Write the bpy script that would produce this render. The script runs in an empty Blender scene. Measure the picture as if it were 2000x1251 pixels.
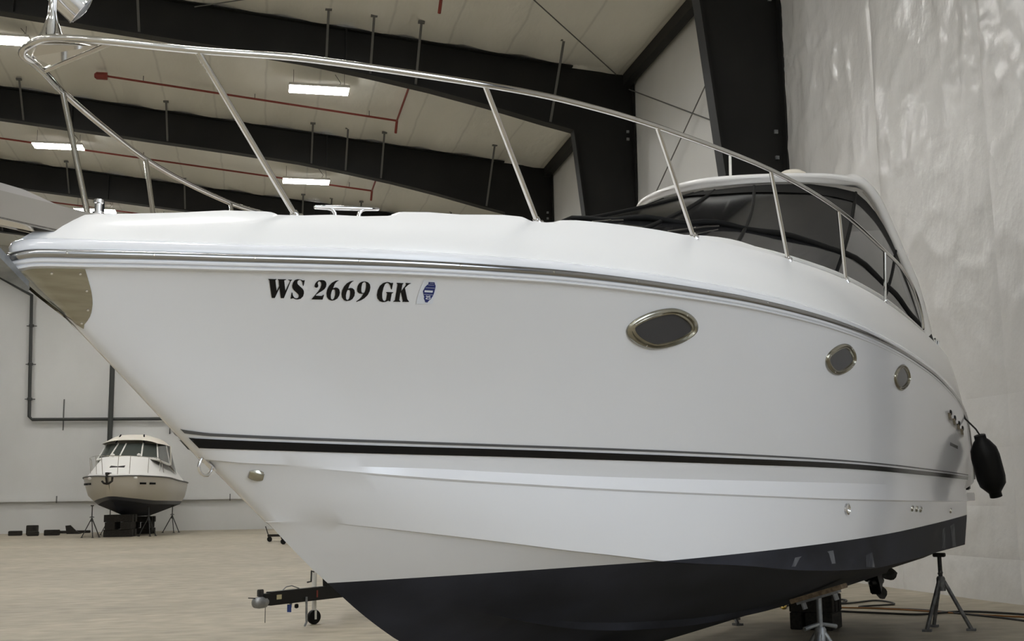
import bpy, bmesh, math, random
import numpy as np
from mathutils import Vector, Matrix, noise
from mathutils.bvhtree import BVHTree

random.seed(7)
SC = bpy.context.scene
COL = SC.collection

# ------------------------------------------------------------------ camera
cam_data = bpy.data.cameras.new('camera')
cam = bpy.data.objects.new('camera', cam_data)
COL.objects.link(cam)
cam_data.sensor_width = 36.0
cam_data.lens = 41.4
cam_data.clip_end = 300
RX = Vector((0.978443, -0.206052, -0.013842))
RY = Vector((0.017317, 0.148652, -0.988738))      # image-down axis
RZ = Vector((0.205789, 0.967184, 0.149016))

m = Matrix.Identity(4)
for i in range(3):
    m[i][0] = RX[i]; m[i][1] = -RY[i]; m[i][2] = -RZ[i]
m[2][3] = 1.43
cam.matrix_world = m
SC.camera = cam

# ------------------------------------------------------------------ world: overcast sky, seen by the hall through a window band added to light the boat, high in the side wall, behind and right of the camera
world = bpy.data.worlds.new('overcast_sky')
SC.world = world
world.use_nodes = True
bg = world.node_tree.nodes['Background']
bg.inputs['Color'].default_value = (0.80, 0.89, 1.0, 1)
bg.inputs['Strength'].default_value = 1.95
portal_data = bpy.data.lights.new('added_window_portal', 'AREA')  # guides sky sampling through the added window band
portal_data.shape = 'RECTANGLE'
portal_data.size = 16.0
portal_data.size_y = 7.5
portal_data.cycles.is_portal = True
portal = bpy.data.objects.new('added_window_portal', portal_data)
COL.objects.link(portal)
portal.location = (9.45, -7.0, 6.75)
portal.rotation_euler = (math.radians(90), 0, math.radians(90))

LAMP = 35.0        # emission of every ceiling lamp diffuser
vs = SC.view_settings
vs.view_transform = 'Standard'
vs.look = 'None'
vs.gamma = 1.0
vs.use_curve_mapping = False
vs.exposure = 1.2
SC.cycles.max_bounces = 7
SC.cycles.diffuse_bounces = 4
SC.cycles.glossy_bounces = 3
SC.cycles.caustics_reflective = False
SC.cycles.caustics_refractive = False

# ------------------------------------------------------------------ materials
def mat(name, color=(0.8, 0.8, 0.8), rough=0.5, metal=0.0, spec=0.5, coat=0.0, emis=None, estr=0.0, alpha=1.0, trans=0.0, ior=1.45):
    M = bpy.data.materials.new(name)
    M.use_nodes = True
    b = M.node_tree.nodes['Principled BSDF']
    b.inputs['Base Color'].default_value = (*color, 1)
    b.inputs['Roughness'].default_value = rough
    b.inputs['Metallic'].default_value = metal
    b.inputs['Specular IOR Level'].default_value = spec
    b.inputs['Coat Weight'].default_value = coat
    b.inputs['Coat Roughness'].default_value = 0.04
    b.inputs['Transmission Weight'].default_value = trans
    b.inputs['IOR'].default_value = ior
    b.inputs['Alpha'].default_value = alpha
    if emis:
        b.inputs['Emission Color'].default_value = (*emis, 1)
        b.inputs['Emission Strength'].default_value = estr
    return M

def nodes(M):
    return M.node_tree, M.node_tree.nodes, M.node_tree.links, M.node_tree.nodes['Principled BSDF']

def mottle(M, c1, c2, scale=3.0, detail=6.0, stretch=(1, 1, 1), bump=0.0, bscale=None, bdist=0.02, lo=0.35, hi=0.65, rvar=None):
    """noise-driven colour variation and fine relief"""
    nt, N, L, b = nodes(M)
    tc = N.new('ShaderNodeTexCoord')
    mp = N.new('ShaderNodeMapping'); mp.inputs['Scale'].default_value = stretch
    L.new(tc.outputs['Object'], mp.inputs['Vector'])
    nz = N.new('ShaderNodeTexNoise'); nz.inputs['Scale'].default_value = scale; nz.inputs['Detail'].default_value = detail
    L.new(mp.outputs['Vector'], nz.inputs['Vector'])
    cr = N.new('ShaderNodeValToRGB')
    cr.color_ramp.elements[0].position = lo; cr.color_ramp.elements[0].color = (*c1, 1)
    cr.color_ramp.elements[1].position = hi; cr.color_ramp.elements[1].color = (*c2, 1)
    L.new(nz.outputs['Fac'], cr.inputs['Fac'])
    L.new(cr.outputs['Color'], b.inputs['Base Color'])
    if rvar:
        mr = N.new('ShaderNodeMapRange')
        mr.inputs['To Min'].default_value = rvar[0]; mr.inputs['To Max'].default_value = rvar[1]
        L.new(nz.outputs['Fac'], mr.inputs['Value'])
        L.new(mr.outputs['Result'], b.inputs['Roughness'])
    if bump:
        n2 = N.new('ShaderNodeTexNoise'); n2.inputs['Scale'].default_value = bscale or scale * 3; n2.inputs['Detail'].default_value = 5
        L.new(mp.outputs['Vector'], n2.inputs['Vector'])
        bp = N.new('ShaderNodeBump'); bp.inputs['Strength'].default_value = bump; bp.inputs['Distance'].default_value = bdist
        L.new(n2.outputs['Fac'], bp.inputs['Height'])
        L.new(bp.outputs['Normal'], b.inputs['Normal'])
    return M

M_gel = mat('white_gelcoat', (0.785, 0.79, 0.82), 0.16, spec=0.5, coat=0.25)
M_deck = mat('deck_gelcoat', (0.84, 0.83, 0.82), 0.22, spec=0.5)
M_bottom = mottle(mat('navy_bottom_paint', rough=0.62, spec=0.3), (0.010, 0.011, 0.016), (0.030, 0.032, 0.044), 1.6, 8, (1, 1, 2.0), 0.15, 40, 0.003, rvar=(0.5, 0.75))
M_worn = mottle(mat('worn_bottom_paint', rough=0.7, spec=0.3), (0.05, 0.053, 0.065), (0.16, 0.165, 0.18), 9, 8, (1, 1, .4))
M_black = mat('black_vinyl', (0.005, 0.005, 0.006), 0.18, spec=0.3)
M_pin = mat('grey_pinstripe', (0.10, 0.10, 0.105), 0.25)
M_rubber = mat('black_rubber', (0.006, 0.006, 0.006), 0.45, spec=0.2)
M_chrome = mat('chrome', (0.82, 0.82, 0.84), 0.05, metal=1.0)
M_steel = mat('polished_stainless', (0.66, 0.645, 0.62), 0.09, metal=1.0)
M_railsteel = mat('rub_rail_steel', (0.42, 0.42, 0.43), 0.16, metal=1.0)
M_plate = mottle(mat('brushed_stainless', rough=0.25, metal=1.0), (0.36, 0.34, 0.28), (0.46, 0.44, 0.37), 6, 4, (1, 1, 8), rvar=(0.18, 0.30))
M_glass = mat('dark_tinted_glass', (0.012, 0.012, 0.013), 0.06, spec=0.5, alpha=0.99, ior=1.16)
M_sideglass = mat('smoked_side_window', (0.02, 0.02, 0.021), 0.06, spec=0.5, alpha=0.86, ior=1.18)
M_vinyl = mat('tinted_vinyl_panel', (0.010, 0.010, 0.010), 0.12, spec=0.5, alpha=0.99, ior=1.08)
M_port = mat('porthole_smoked_glass', (0.05, 0.05, 0.055), 0.08, spec=0.5)
M_canvas = mat('black_canvas', (0.008, 0.008, 0.008), 0.6, spec=0.12)
M_black_steel = mottle(mat('black_painted_steel', rough=0.55, spec=0.35), (0.010, 0.010, 0.010), (0.016, 0.016, 0.015), 0.8, 6)
M_greysteel = mottle(mat('galvanised_steel', rough=0.45, metal=0.6), (0.22, 0.23, 0.24), (0.34, 0.35, 0.36), 14, 5)
M_stand = mottle(mat('grey_stand_steel', rough=0.55, metal=0.3), (0.10, 0.10, 0.10), (0.19, 0.19, 0.19), 20, 5)
M_darkstand = mottle(mat('dark_stand_steel', rough=0.6), (0.03, 0.03, 0.03), (0.06, 0.06, 0.06), 20, 5)
M_brace = mat('grey_angle_iron', (0.13, 0.13, 0.125), 0.5)
M_red = mat('red_sprinkler_pipe', (0.22, 0.035, 0.025), 0.45)
M_wood = mottle(mat('weathered_wood', rough=0.75), (0.16, 0.11, 0.07), (0.30, 0.22, 0.14), 5, 6, (1, 8, 8))
M_darkwood = mottle(mat('dark_timber', rough=0.8), (0.012, 0.010, 0.008), (0.030, 0.026, 0.020), 5, 6, (1, 6, 6))
M_cord = mat('black_cord', (0.012, 0.012, 0.012), 0.5)
M_yellow = mat('yellow_cord', (0.45, 0.30, 0.03), 0.5)
M_orange = mat('orange_cord', (0.25, 0.10, 0.02), 0.5)
M_whitepaint = mat('white_paint', (0.78, 0.77, 0.74), 0.4)
M_cream = mat('cream_canvas', (0.66, 0.62, 0.54), 0.7)
M_lamp = mat('lamp_diffuser', (0.9, 0.9, 0.9), 0.5, emis=(1.0, 0.99, 0.97), estr=LAMP)
M_floor = mat('dusty_concrete', rough=0.6, spec=0.35)
M_ceil = mat('vinyl_faced_insulation', rough=0.5)
M_plastic = mat('white_plastic_sheeting', rough=0.3, spec=0.55)
M_endwall = mat('white_wall_liner', rough=0.55)

mottle(M_ceil, (0.74, 0.735, 0.68), (0.82, 0.815, 0.76), 0.35, 7, (1, .4, 1), 0.6, 1.3, 0.12, rvar=(0.4, 0.6))
mottle(M_plastic, (0.60, 0.595, 0.585), (0.69, 0.685, 0.675), 0.5, 7, (1, 1, .6), 0.45, 5.0, 0.04, rvar=(0.16, 0.34))
mottle(M_endwall, (0.60, 0.60, 0.585), (0.68, 0.68, 0.665), 0.25, 6, (1, 1, .6), 0.3, 0.8, 0.05)

def ceiling_seams():
    # darker joints between the insulation strips, one over every purlin
    nt, N, L, b = nodes(M_ceil)
    src = b.inputs['Base Color'].links[0].from_socket
    tc = N.new('ShaderNodeTexCoord'); sp = N.new('ShaderNodeSeparateXYZ'); L.new(tc.outputs['Object'], sp.inputs[0])
    nz = N.new('ShaderNodeTexNoise'); nz.inputs['Scale'].default_value = .7; L.new(tc.outputs['Object'], nz.inputs['Vector'])
    a1 = N.new('ShaderNodeMath'); a1.operation = 'MULTIPLY_ADD'; a1.inputs[1].default_value = .16; L.new(nz.outputs['Fac'], a1.inputs[0]); L.new(sp.outputs['X'], a1.inputs[2])
    a2 = N.new('ShaderNodeMath'); a2.operation = 'PINGPONG'; a2.inputs[1].default_value = .76; L.new(a1.outputs[0], a2.inputs[0])
    a3 = N.new('ShaderNodeMapRange'); a3.inputs['From Min'].default_value = 0; a3.inputs['From Max'].default_value = .05; a3.inputs['To Min'].default_value = .82; a3.inputs['To Max'].default_value = 1
    L.new(a2.outputs[0], a3.inputs['Value'])
    mx = N.new('ShaderNodeMix'); mx.data_type = 'RGBA'; mx.blend_type = 'MULTIPLY'; mx.inputs[0].default_value = 1
    L.new(src, mx.inputs[6]); L.new(a3.outputs['Result'], mx.inputs[7]); L.new(mx.outputs[2], b.inputs['Base Color'])
ceiling_seams()

def floor_material():
    nt, N, L, b = nodes(M_floor)
    tc = N.new('ShaderNodeTexCoord')
    big = N.new('ShaderNodeTexNoise'); big.inputs['Scale'].default_value = 0.22; big.inputs['Detail'].default_value = 8
    big.inputs['Roughness'].default_value = 0.6
    mp = N.new('ShaderNodeMapping'); mp.inputs['Scale'].default_value = (0.7, 1.2, 1); mp.inputs['Rotation'].default_value = (0, 0, 0.12)
    L.new(tc.outputs['Object'], mp.inputs['Vector']); L.new(mp.outputs['Vector'], big.inputs['Vector'])
    cr = N.new('ShaderNodeValToRGB')
    e = cr.color_ramp.elements
    e[0].position = 0.30; e[0].color = (0.30, 0.265, 0.20, 1)
    e[1].position = 0.70; e[1].color = (0.44, 0.395, 0.31, 1)
    L.new(big.outputs['Fac'], cr.inputs['Fac'])
    fine = N.new('ShaderNodeTexNoise'); fine.inputs['Scale'].default_value = 3.5; fine.inputs['Detail'].default_value = 9
    L.new(mp.outputs['Vector'], fine.inputs['Vector'])
    mx = N.new('ShaderNodeMix'); mx.data_type = 'RGBA'; mx.blend_type = 'OVERLAY'; mx.inputs[0].default_value = 0.45
    L.new(cr.outputs['Color'], mx.inputs[6]); L.new(fine.outputs['Fac'], mx.inputs[7])
    L.new(mx.outputs[2], b.inputs['Base Color'])
    mr = N.new('ShaderNodeMapRange'); mr.inputs['To Min'].default_value = 0.42; mr.inputs['To Max'].default_value = 0.75
    L.new(big.outputs['Fac'], mr.inputs['Value']); L.new(mr.outputs['Result'], b.inputs['Roughness'])
    bp = N.new('ShaderNodeBump'); bp.inputs['Strength'].default_value = 0.15; bp.inputs['Distance'].default_value = 0.01
    L.new(fine.outputs['Fac'], bp.inputs['Height']); L.new(bp.outputs['Normal'], b.inputs['Normal'])
floor_material()

# ------------------------------------------------------------------ mesh helpers
class MB:
    """collects geometry of ONE mesh"""
    def __init__(s): s.v = []; s.f = []
    def add(s, vs, fs):
        o = len(s.v); s.v += [tuple(x) for x in vs]; s.f += [tuple(i + o for i in f) for f in fs]; return s
    def box(s, c, d, rot=None):
        c = Vector(c); hx, hy, hz = d[0] / 2, d[1] / 2, d[2] / 2
        P = [Vector((x, y, z)) for x in (-hx, hx) for y in (-hy, hy) for z in (-hz, hz)]
        if rot is not None: P = [rot @ p for p in P]
        return s.add([c + p for p in P], [(0, 1, 3, 2), (4, 6, 7, 5), (0, 4, 5, 1), (2, 3, 7, 6), (0, 2, 6, 4), (1, 5, 7, 3)])
    def bar(s, a, b, w, h, up=(0, 0, 1)):
        a, b = Vector(a), Vector(b); t = (b - a).normalized(); u = Vector(up)
        if abs(t.dot(u)) > .98: u = Vector((1, 0, 0))
        n = t.cross(u).normalized(); k = n.cross(t)
        P = [q + n * x * w / 2 + k * y * h / 2 for q in (a, b) for x, y in ((-1, -1), (1, -1), (1, 1), (-1, 1))]
        return s.add(P, [(3, 2, 1, 0), (4, 5, 6, 7), (0, 1, 5, 4), (1, 2, 6, 5), (2, 3, 7, 6), (3, 0, 4, 7)])
    def tube(s, pts, r, n=8, caps=True):
        pts = [Vector(p) for p in pts]; m_ = len(pts)
        rs = r if isinstance(r, (list, tuple)) else [r] * m_
        T = []
        for i in range(m_):
            t = (pts[min(i + 1, m_ - 1)] - pts[max(i - 1, 0)])
            T.append(t.normalized() if t.length > 1e-9 else Vector((0, 0, 1)))
        ref = Vector((0, 0, 1)) if abs(T[0].z) < .9 else Vector((1, 0, 0))
        n0 = T[0].cross(ref).normalized(); V = []
        for i in range(m_):
            if i: n0 = (n0 - T[i] * n0.dot(T[i])).normalized()
            b0 = T[i].cross(n0)
            V += [pts[i] + (n0 * math.cos(2 * math.pi * k / n) + b0 * math.sin(2 * math.pi * k / n)) * rs[i] for k in range(n)]
        F = [(i * n + k, i * n + (k + 1) % n, (i + 1) * n + (k + 1) % n, (i + 1) * n + k) for i in range(m_ - 1) for k in range(n)]
        if caps: F += [tuple(reversed(range(n))), tuple(range((m_ - 1) * n, m_ * n))]
        return s.add(V, F)
    def lathe(s, prof, o=(0, 0, 0), axis=(0, 0, 1), n=20):
        """prof: (radius, height) pairs along axis"""
        o = Vector(o); ax = Vector(axis).normalized()
        e1 = ax.cross(Vector((0, 0, 1)) if abs(ax.z) < .9 else Vector((1, 0, 0))).normalized(); e2 = ax.cross(e1)
        V = []
        for r, h in prof:
            V += [o + ax * h + (e1 * math.cos(2 * math.pi * k / n) + e2 * math.sin(2 * math.pi * k / n)) * r for k in range(n)]
        F = [(i * n + k, i * n + (k + 1) % n, (i + 1) * n + (k + 1) % n, (i + 1) * n + k) for i in range(len(prof) - 1) for k in range(n)]
        F += [tuple(reversed(range(n))), tuple(range((len(prof) - 1) * n, len(prof) * n))]
        return s.add(V, F)
    def grid(s, rows, close=False):
        nr, nc = len(rows), len(rows[0]); V = [p for r in rows for p in r]; F = []
        for i in range(nr - 1):
            for j in range(nc if close else nc - 1):
                F.append((i * nc + j, i * nc + (j + 1) % nc, (i + 1) * nc + (j + 1) % nc, (i + 1) * nc + j))
        return s.add(V, F)
    def prism(s, poly, d):
        """poly: list of 3D points (planar), extruded by vector d"""
        d = Vector(d); P = [Vector(p) for p in poly]; n = len(P)
        return s.add(P + [p + d for p in P], [tuple(reversed(range(n))), tuple(range(n, 2 * n))] + [(i, (i + 1) % n, n + (i + 1) % n, n + i) for i in range(n)])
    def build(s, name, material, parent=None, smooth=False, angle=40, merge=0.0, bevel=0.0):
        me = bpy.data.meshes.new(name); me.from_pydata(s.v, [], s.f)
        bm = bmesh.new(); bm.from_mesh(me)
        if merge: bmesh.ops.remove_doubles(bm, verts=bm.verts, dist=merge)
        dg = [f for f in bm.faces if f.calc_area() < 1e-10]
        if dg: bmesh.ops.delete(bm, geom=dg, context='FACES')
        bmesh.ops.recalc_face_normals(bm, faces=bm.faces)
        if bevel: bmesh.ops.bevel(bm, geom=bm.edges[:], offset=bevel, segments=2, affect='EDGES', clamp_overlap=True)
        bm.to_mesh(me); bm.free()
        if smooth:
            me.shade_smooth()
            if angle < 180: me.set_sharp_from_angle(angle=math.radians(angle))
        me.materials.append(material)
        return link(name, me, parent)

def link(name, me, parent=None):
    o = bpy.data.objects.new(name, me); COL.objects.link(o)
    if parent is not None: o.parent = parent
    return o

def tag(o, label=None, cat=None, group=None, kind=None):
    if label: o['label'] = label
    if cat: o['category'] = cat
    if group: o['group'] = group
    if kind: o['kind'] = kind
    return o

def thing(name, label, cat, loc=(0, 0, 0), rz=0.0, group=None):
    o = bpy.data.objects.new(name, None); COL.objects.link(o)
    o.location = loc; o.rotation_euler = (0, 0, rz); o.empty_display_size = 0.2
    return tag(o, label, cat, group)

def copy_tree(o, parent=None):
    c = o.copy(); COL.objects.link(c); c.parent = parent
    for ch in list(o.children): copy_tree(ch, c)
    return c

def pchip(xs, ys):
    xs = np.array(xs, float); ys = np.array(ys, float); h = np.diff(xs); d = np.diff(ys) / h
    m_ = np.zeros(len(xs)); m_[0] = d[0]; m_[-1] = d[-1]
    for i in range(1, len(xs) - 1):
        if d[i - 1] * d[i] > 0:
            w1 = 2 * h[i] + h[i - 1]; w2 = h[i] + 2 * h[i - 1]
            m_[i] = (w1 + w2) / (w1 / d[i - 1] + w2 / d[i])
    def f(x):
        x = min(max(x, xs[0]), xs[-1]); i = min(max(int(np.searchsorted(xs, x)) - 1, 0), len(xs) - 2)
        t = (x - xs[i]) / h[i]
        return float((2*t**3-3*t*t+1)*ys[i] + (t**3-2*t*t+t)*h[i]*m_[i] + (-2*t**3+3*t*t)*ys[i+1] + (t**3-t*t)*h[i]*m_[i+1])
    return f

def smooth01(x, a, b):
    t = min(max((x - a) / (b - a), 0), 1); return t * t * (3 - 2 * t)

# ================================================================== THE HALL
WX = 9.5                         # side wall
RIDGE = -14.0
LX = -37.5
FRONT, BACK = -16.0, 64.4
FRAMES = [1.85, 10.75, 19.7, 28.6, 37.55, 46.5, 55.45]
EAVE = 12.5; SLOPE = 0.105
def roof_z(x):
    return EAVE + SLOPE * ((WX - x) if x > RIDGE else (WX - RIDGE) - (RIDGE - x))

fl = MB().add([(LX, FRONT, 0), (WX + .3, FRONT, 0), (WX + .3, BACK + .3, 0), (LX, BACK + .3, 0), (LX, FRONT, -.3), (WX + .3, FRONT, -.3), (WX + .3, BACK + .3, -.3), (LX, BACK + .3, -.3)],
              [(0, 1, 2, 3), (7, 6, 5, 4), (0, 4, 5, 1), (1, 5, 6, 2), (2, 6, 7, 3), (3, 7, 4, 0)]).build('floor', M_floor)
tag(fl, kind='structure')
# ceiling: insulation liner sagging between purlins, one strip per slope
def ceiling_rows(x0, x1):
    xs = []
    n = int(abs(x1 - x0) / 0.30)
    ys = [FRONT + (BACK - FRONT) * j / 160 for j in range(161)]
    rows = []
    for i in range(n + 1):
        x = x0 + (x1 - x0) * i / n
        ph = (x - WX) / 1.52
        sag = -0.11 * abs(math.sin(math.pi * ph)) ** 0.8
        rows.append([(x, y, roof_z(x) + sag + 0.05 * noise.noise((x * .5, y * .35, 0))) for y in ys])
    return rows
ce = MB(); ce.grid(ceiling_rows(WX + .2, RIDGE)); ce.grid(ceiling_rows(RIDGE, LX))
ceiling = ce.build('ceiling', M_ceil, smooth=True, angle=60); tag(ceiling, kind='structure')

# side wall with its plastic sheets
wr = MB(); WT = .2
wr.box((WX + .22, (1.0 + BACK) / 2, EAVE / 2), (WT, BACK - 1.0, EAVE + .4)); wr.box((WX + .22, (FRONT - 15) / 2, EAVE / 2), (WT, -15 - FRONT, EAVE + .4))
wr.box((WX + .22, -7, 1.5), (WT, 16, 3.0)); wr.box((WX + .22, -7, (10.5 + EAVE + .2) / 2), (WT, 16, EAVE + .2 - 10.5))
wr = wr.build('wall_right', M_endwall); tag(wr, kind='structure')
def wall_sheet(parent, y0, y1, z0, z1, amp, m_=M_plastic, dy=.11, dz=.16):
    """one hung sheet: slack folds plus patches of sharp crumpling, creased along its edges"""
    rows = []; ny = max(4, int((y1 - y0) / dy)); nz = max(3, int((z1 - z0) / dz))
    for j in range(nz + 1):
        z = z0 + (z1 - z0) * j / nz; r = []
        for i in range(ny + 1):
            y = y0 + (y1 - y0) * i / ny
            e = 1 - .40 * math.exp(-min(y - y0, y1 - y) / .05) - .16 * math.exp(-min(z - z0, z1 - z) / .05)
            big = noise.noise((y * .55, z * .38, 3.7))
            patch = smooth01(noise.noise((y * .5 + 9, z * .42, 8.8)), -.05, .45)
            rid = (1 - abs(noise.noise((y * 1.3 + z * .8, z * 1.0 - y * .6, 2.1)))) ** 5
            rid2 = (1 - abs(noise.noise((y * 2.9 - z * 1.6, z * 2.6 + y * 1.2, 6.4)))) ** 4
            fold = noise.noise((y * 2.6, z * .35, 5.3))
            r.append((WX - .012 - amp * e * (.55 + .40 * big + .30 * rid + .32 * patch * rid2 + .16 * fold), y, z))
        rows.append(r)
    return MB().grid(rows).build('plastic_sheet', m_, parent, smooth=True, angle=180)
seams = [1.0, 4.2, 7.3, 10.45, 13.62, 16.45, 19.7]
for k in range(len(seams) - 1):
    for (za, zb) in (((0.0, 0.56), (0.56, 1.24), (1.24, 2.0), (2.0, 2.68), (2.68, EAVE)) if k >= 3 else ((0, EAVE),)):
        wall_sheet(wr, seams[k], seams[k + 1], za, zb, .085, dy=.06 if k >= 3 else .15, dz=.08 if k >= 3 else .3)
for k, (a_, b_) in enumerate([(19.7, 28.6), (28.6, 37.55), (37.55, 46.5), (46.5, 55.45), (55.45, 64.4)]):
    wall_sheet(wr, a_, b_, 0, EAVE, .05, m_=M_endwall)

wb = MB().box(((LX + WX) / 2, BACK + .15, 8.5), (WX - LX + .4, .3, 17)).build('wall_back', M_endwall); tag(wb, kind='structure')
wl = MB().box((LX - .1, (FRONT + BACK) / 2, EAVE / 2), (.2, BACK - FRONT, EAVE + .4)).build('wall_left', M_endwall); tag(wl, kind='structure')
wf = MB().box(((LX + WX) / 2, FRONT - .15, 8.5), (WX - LX + .4, .3, 17)).build('wall_front', M_endwall); tag(wf, kind='structure')
wn = MB()  # bars of the unseen window band, added to brighten the boat
for y in (-15, -11, -7, -3, 1): wn.box((WX + .1, y, 6.75), (.2, .12, 7.5))
for z in (3.0, 6.75, 10.5): wn.box((WX + .1, -7, z), (.2, 16.0, .12))
wn = wn.build('added_window_1', M_whitepaint); tag(wn, kind='structure')

# steel frames
FR_LABELS = {1.85: 'black steel portal frame above and behind the photographer', 10.75: 'black steel portal frame above the big white cruiser',
             19.7: 'black steel portal frame with the wide column just left of the plastic wall', 28.6: 'black steel portal frame whose rafter crosses behind the bow rail top',
             37.55: 'black steel portal frame with red pipe and lamps in front, third from the plastic wall', 46.5: 'black steel portal frame low behind the far bow rail', 55.45: 'farthest black steel portal frame, just above the white foredeck'}
def rafter_depth(x):
    return pchip([-16, -8, 0, 3, 7.0, 8.6], [1.0, 1.0, 1.0, 1.15, 1.62, 1.95])(x)
BRX = [7.15, 3.65, 2.5, 1.4, -3.1, -7.4, -11.6]
def steel_frame(y):
    root = thing('steel_frame', FR_LABELS[y], 'steel frame', (0, y, 0), group='portal frames of the hall')
    # column: vertical outer flange, raked inner flange
    def win(z): return 0.42 + 0.112 * z
    ztop = EAVE - .06; xo = WX - .09
    zi = 10.85
    c = MB()
    c.prism([(xo, -.012, 0), (xo, -.012, ztop), (xo - win(zi), -.012, roof_z(xo - win(zi)) - .12), (xo - win(zi), -.012, zi), (xo - win(0), -.012, 0)], (0, .024, 0))
    c.bar((xo, 0, 0), (xo, 0, ztop), .34, .035, up=(1, 0, 0))
    c.bar((xo - win(0), 0, 0), (xo - win(zi), 0, zi), .34, .035, up=(1, 0, 0))
    c.box((xo - .3, 0, .02), (.75, .45, .04))
    c.build('column', M_black_steel, root)
    # rafter to the ridge
    xs = [xo - win(zi)] + [7.0, 5.5, 4, 2.5, 1, -1, -4, -8, -11, RIDGE]
    top = [(x, -.012, roof_z(x) - .12) for x in xs]
    bot = [(x, -.012, roof_z(x) - .12 - rafter_depth(x)) for x in xs]
    bot[0] = (xs[0], -.012, zi)
    r = MB()
    for i in range(len(xs) - 1):
        r.prism([top[i], top[i + 1], bot[i + 1], bot[i]], (0, .024, 0))
        a_, b_ = Vector(bot[i]), Vector(bot[i + 1]); a_.y = b_.y = 0
        r.bar(a_, b_, .34, .035)
        a_, b_ = Vector(top[i]), Vector(top[i + 1]); a_.y = b_.y = 0
        r.bar(a_, b_, .34, .035)
    for x in (1.9, -6.0):
        r.box((x, 0, roof_z(x) - .12 - rafter_depth(x) / 2), (.05, .30, rafter_depth(x)))
    r.build('rafter', M_black_steel, root)
    # the other half (towards the far side wall)
    r2 = MB(); xs = [RIDGE, -20, -26, -32, LX + 1.7]
    for i in range(len(xs) - 1):
        d = 1.0 if i < 2 else 1.4
        t0, t1 = (xs[i], -.012, roof_z(xs[i]) - .12), (xs[i + 1], -.012, roof_z(xs[i + 1]) - .12)
        r2.prism([t0, t1, (t1[0], t1[1], t1[2] - d), (t0[0], t0[1], t0[2] - d)], (0, .024, 0))
        r2.bar((t0[0], 0, t0[2] - d), (t1[0], 0, t1[2] - d), .34, .035)
    r2.build('rafter', M_black_steel, root)
    c2 = MB(); c2.prism([(LX + .1, -.012, 0), (LX + .1, -.012, EAVE - .1), (LX + 1.8, -.012, EAVE - .1), (LX + 1.8, -.012, 10.8), (LX + .6, -.012, 0)], (0, .024, 0))
    c2.bar((LX + .6, 0, 0), (LX + 1.8, 0, 10.8), .34, .035, up=(1, 0, 0)); c2.build('column', M_black_steel, root)
    for x in BRX:
        d = rafter_depth(x); zt = roof_z(x) - .10; zb = zt - d
        b = MB(); b.bar((x, -.10, zb + .02), (x, -.10 - d * .95, zt + .02), .055, .01); b.bar((x + .025, -.10, zb + .02), (x + .025, -.10 - d * .95, zt + .02), .01, .05)
        b.box((x, -.10 - d * .95, zt), (.16, .10, .05))
        b.build('flange_brace', M_brace, root)
    for zz in (8.1, 7.6, 10.9, 10.7):
        MB().box((xo - .15, -.03, zz), (.07, .04, .07)).build('bolt_plate', M_greysteel, root)
    return root
for y in FRAMES: steel_frame(y)

# eave struts and tie rods between the frames
ES = ['over the plastic wall at right', 'between the two nearest wide columns', 'behind the second column', 'behind the third column', 'behind the fourth column', 'at the far end of the side wall']
for k, (a_, b_) in enumerate(zip(FRAMES[1:], FRAMES[2:] + [BACK])):
    e = MB(); e.bar((WX - .26, a_ + .18, EAVE - .24), (WX - .26, b_ - .18, EAVE - .24), .22, .30)
    tag(e.build('eave_strut', M_black_steel), 'black eave beam ' + ES[k], 'beam', 'eave beams')
def rod(name, a_, b_, label, r=.016):
    return tag(MB().tube([a_, b_], r, 6).build(name, M_brace), label, 'tie rod', 'thin steel tie rods')
rod('tie_rod', (WX - .22, 28.4, 12.0), (WX - .22, 19.9, 7.95), 'thin wall tie rod sloping down toward the nearest wide column')
rod('tie_rod', (WX - .22, 19.9, 11.6), (WX - .22, 28.4, 7.95), 'thin wall tie rod rising toward the nearest wide column, crossing the other')
rod('tie_rod', (8.9, 28.3, 12.35), (1.9, 20.0, 12.95), 'thin roof tie rod running up left from the second column top')
rod('tie_rod', (8.9, 20.0, 12.35), (-1.8, 28.3, 13.4), 'thin roof tie rod high above the bow rail')

# red sprinkler pipes under the roof, one run per bay
SPK = {25.3: 'above the nearest visible rafter', 34.45: 'in front of the third frame, above the foredeck', 42.8: 'behind the middle bow-rail posts', 51.8: 'lowest and farthest of the red pipes'}
for y, where in SPK.items():
    root = thing('sprinkler_pipe', 'red sprinkler pipe under the roof, ' + where, 'pipe', (0, y, 0), group='red sprinkler pipes')
    xs = [-13, -4.6, 3.84]
    x0 = -4.58 if y == 34.45 else -12.5
    MB().tube([(x, 0, roof_z(x) - .28) for x in (x0, 3.84)], .032, 8).build('pipe_run', M_red, root)
    MB().tube([(3.84, 0, roof_z(3.84) - .28), (3.84, -4.0, roof_z(3.84) - .28)], .032, 8).build('pipe_feed', M_red, root)
    MB().tube([(3.84, 0, roof_z(3.84) - .28), (3.84, .35, roof_z(3.84) - .55)], .04, 8).build('pipe_drop', M_red, root)
    if y == 34.45: MB().lathe([(.11, 0), (.11, .3), (.06, .36)], (x0, 0, roof_z(x0) - .28), (-1, 0, 0), 10).build('end_valve', M_red, root)
    for x in (x0 + 1, (x0 + 3.8) / 2, 3.0):
        MB().tube([(x, 0, roof_z(x) - .26), (x, 0, roof_z(x) - .02)], .012, 5).build('hanger', M_brace, root)

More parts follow.
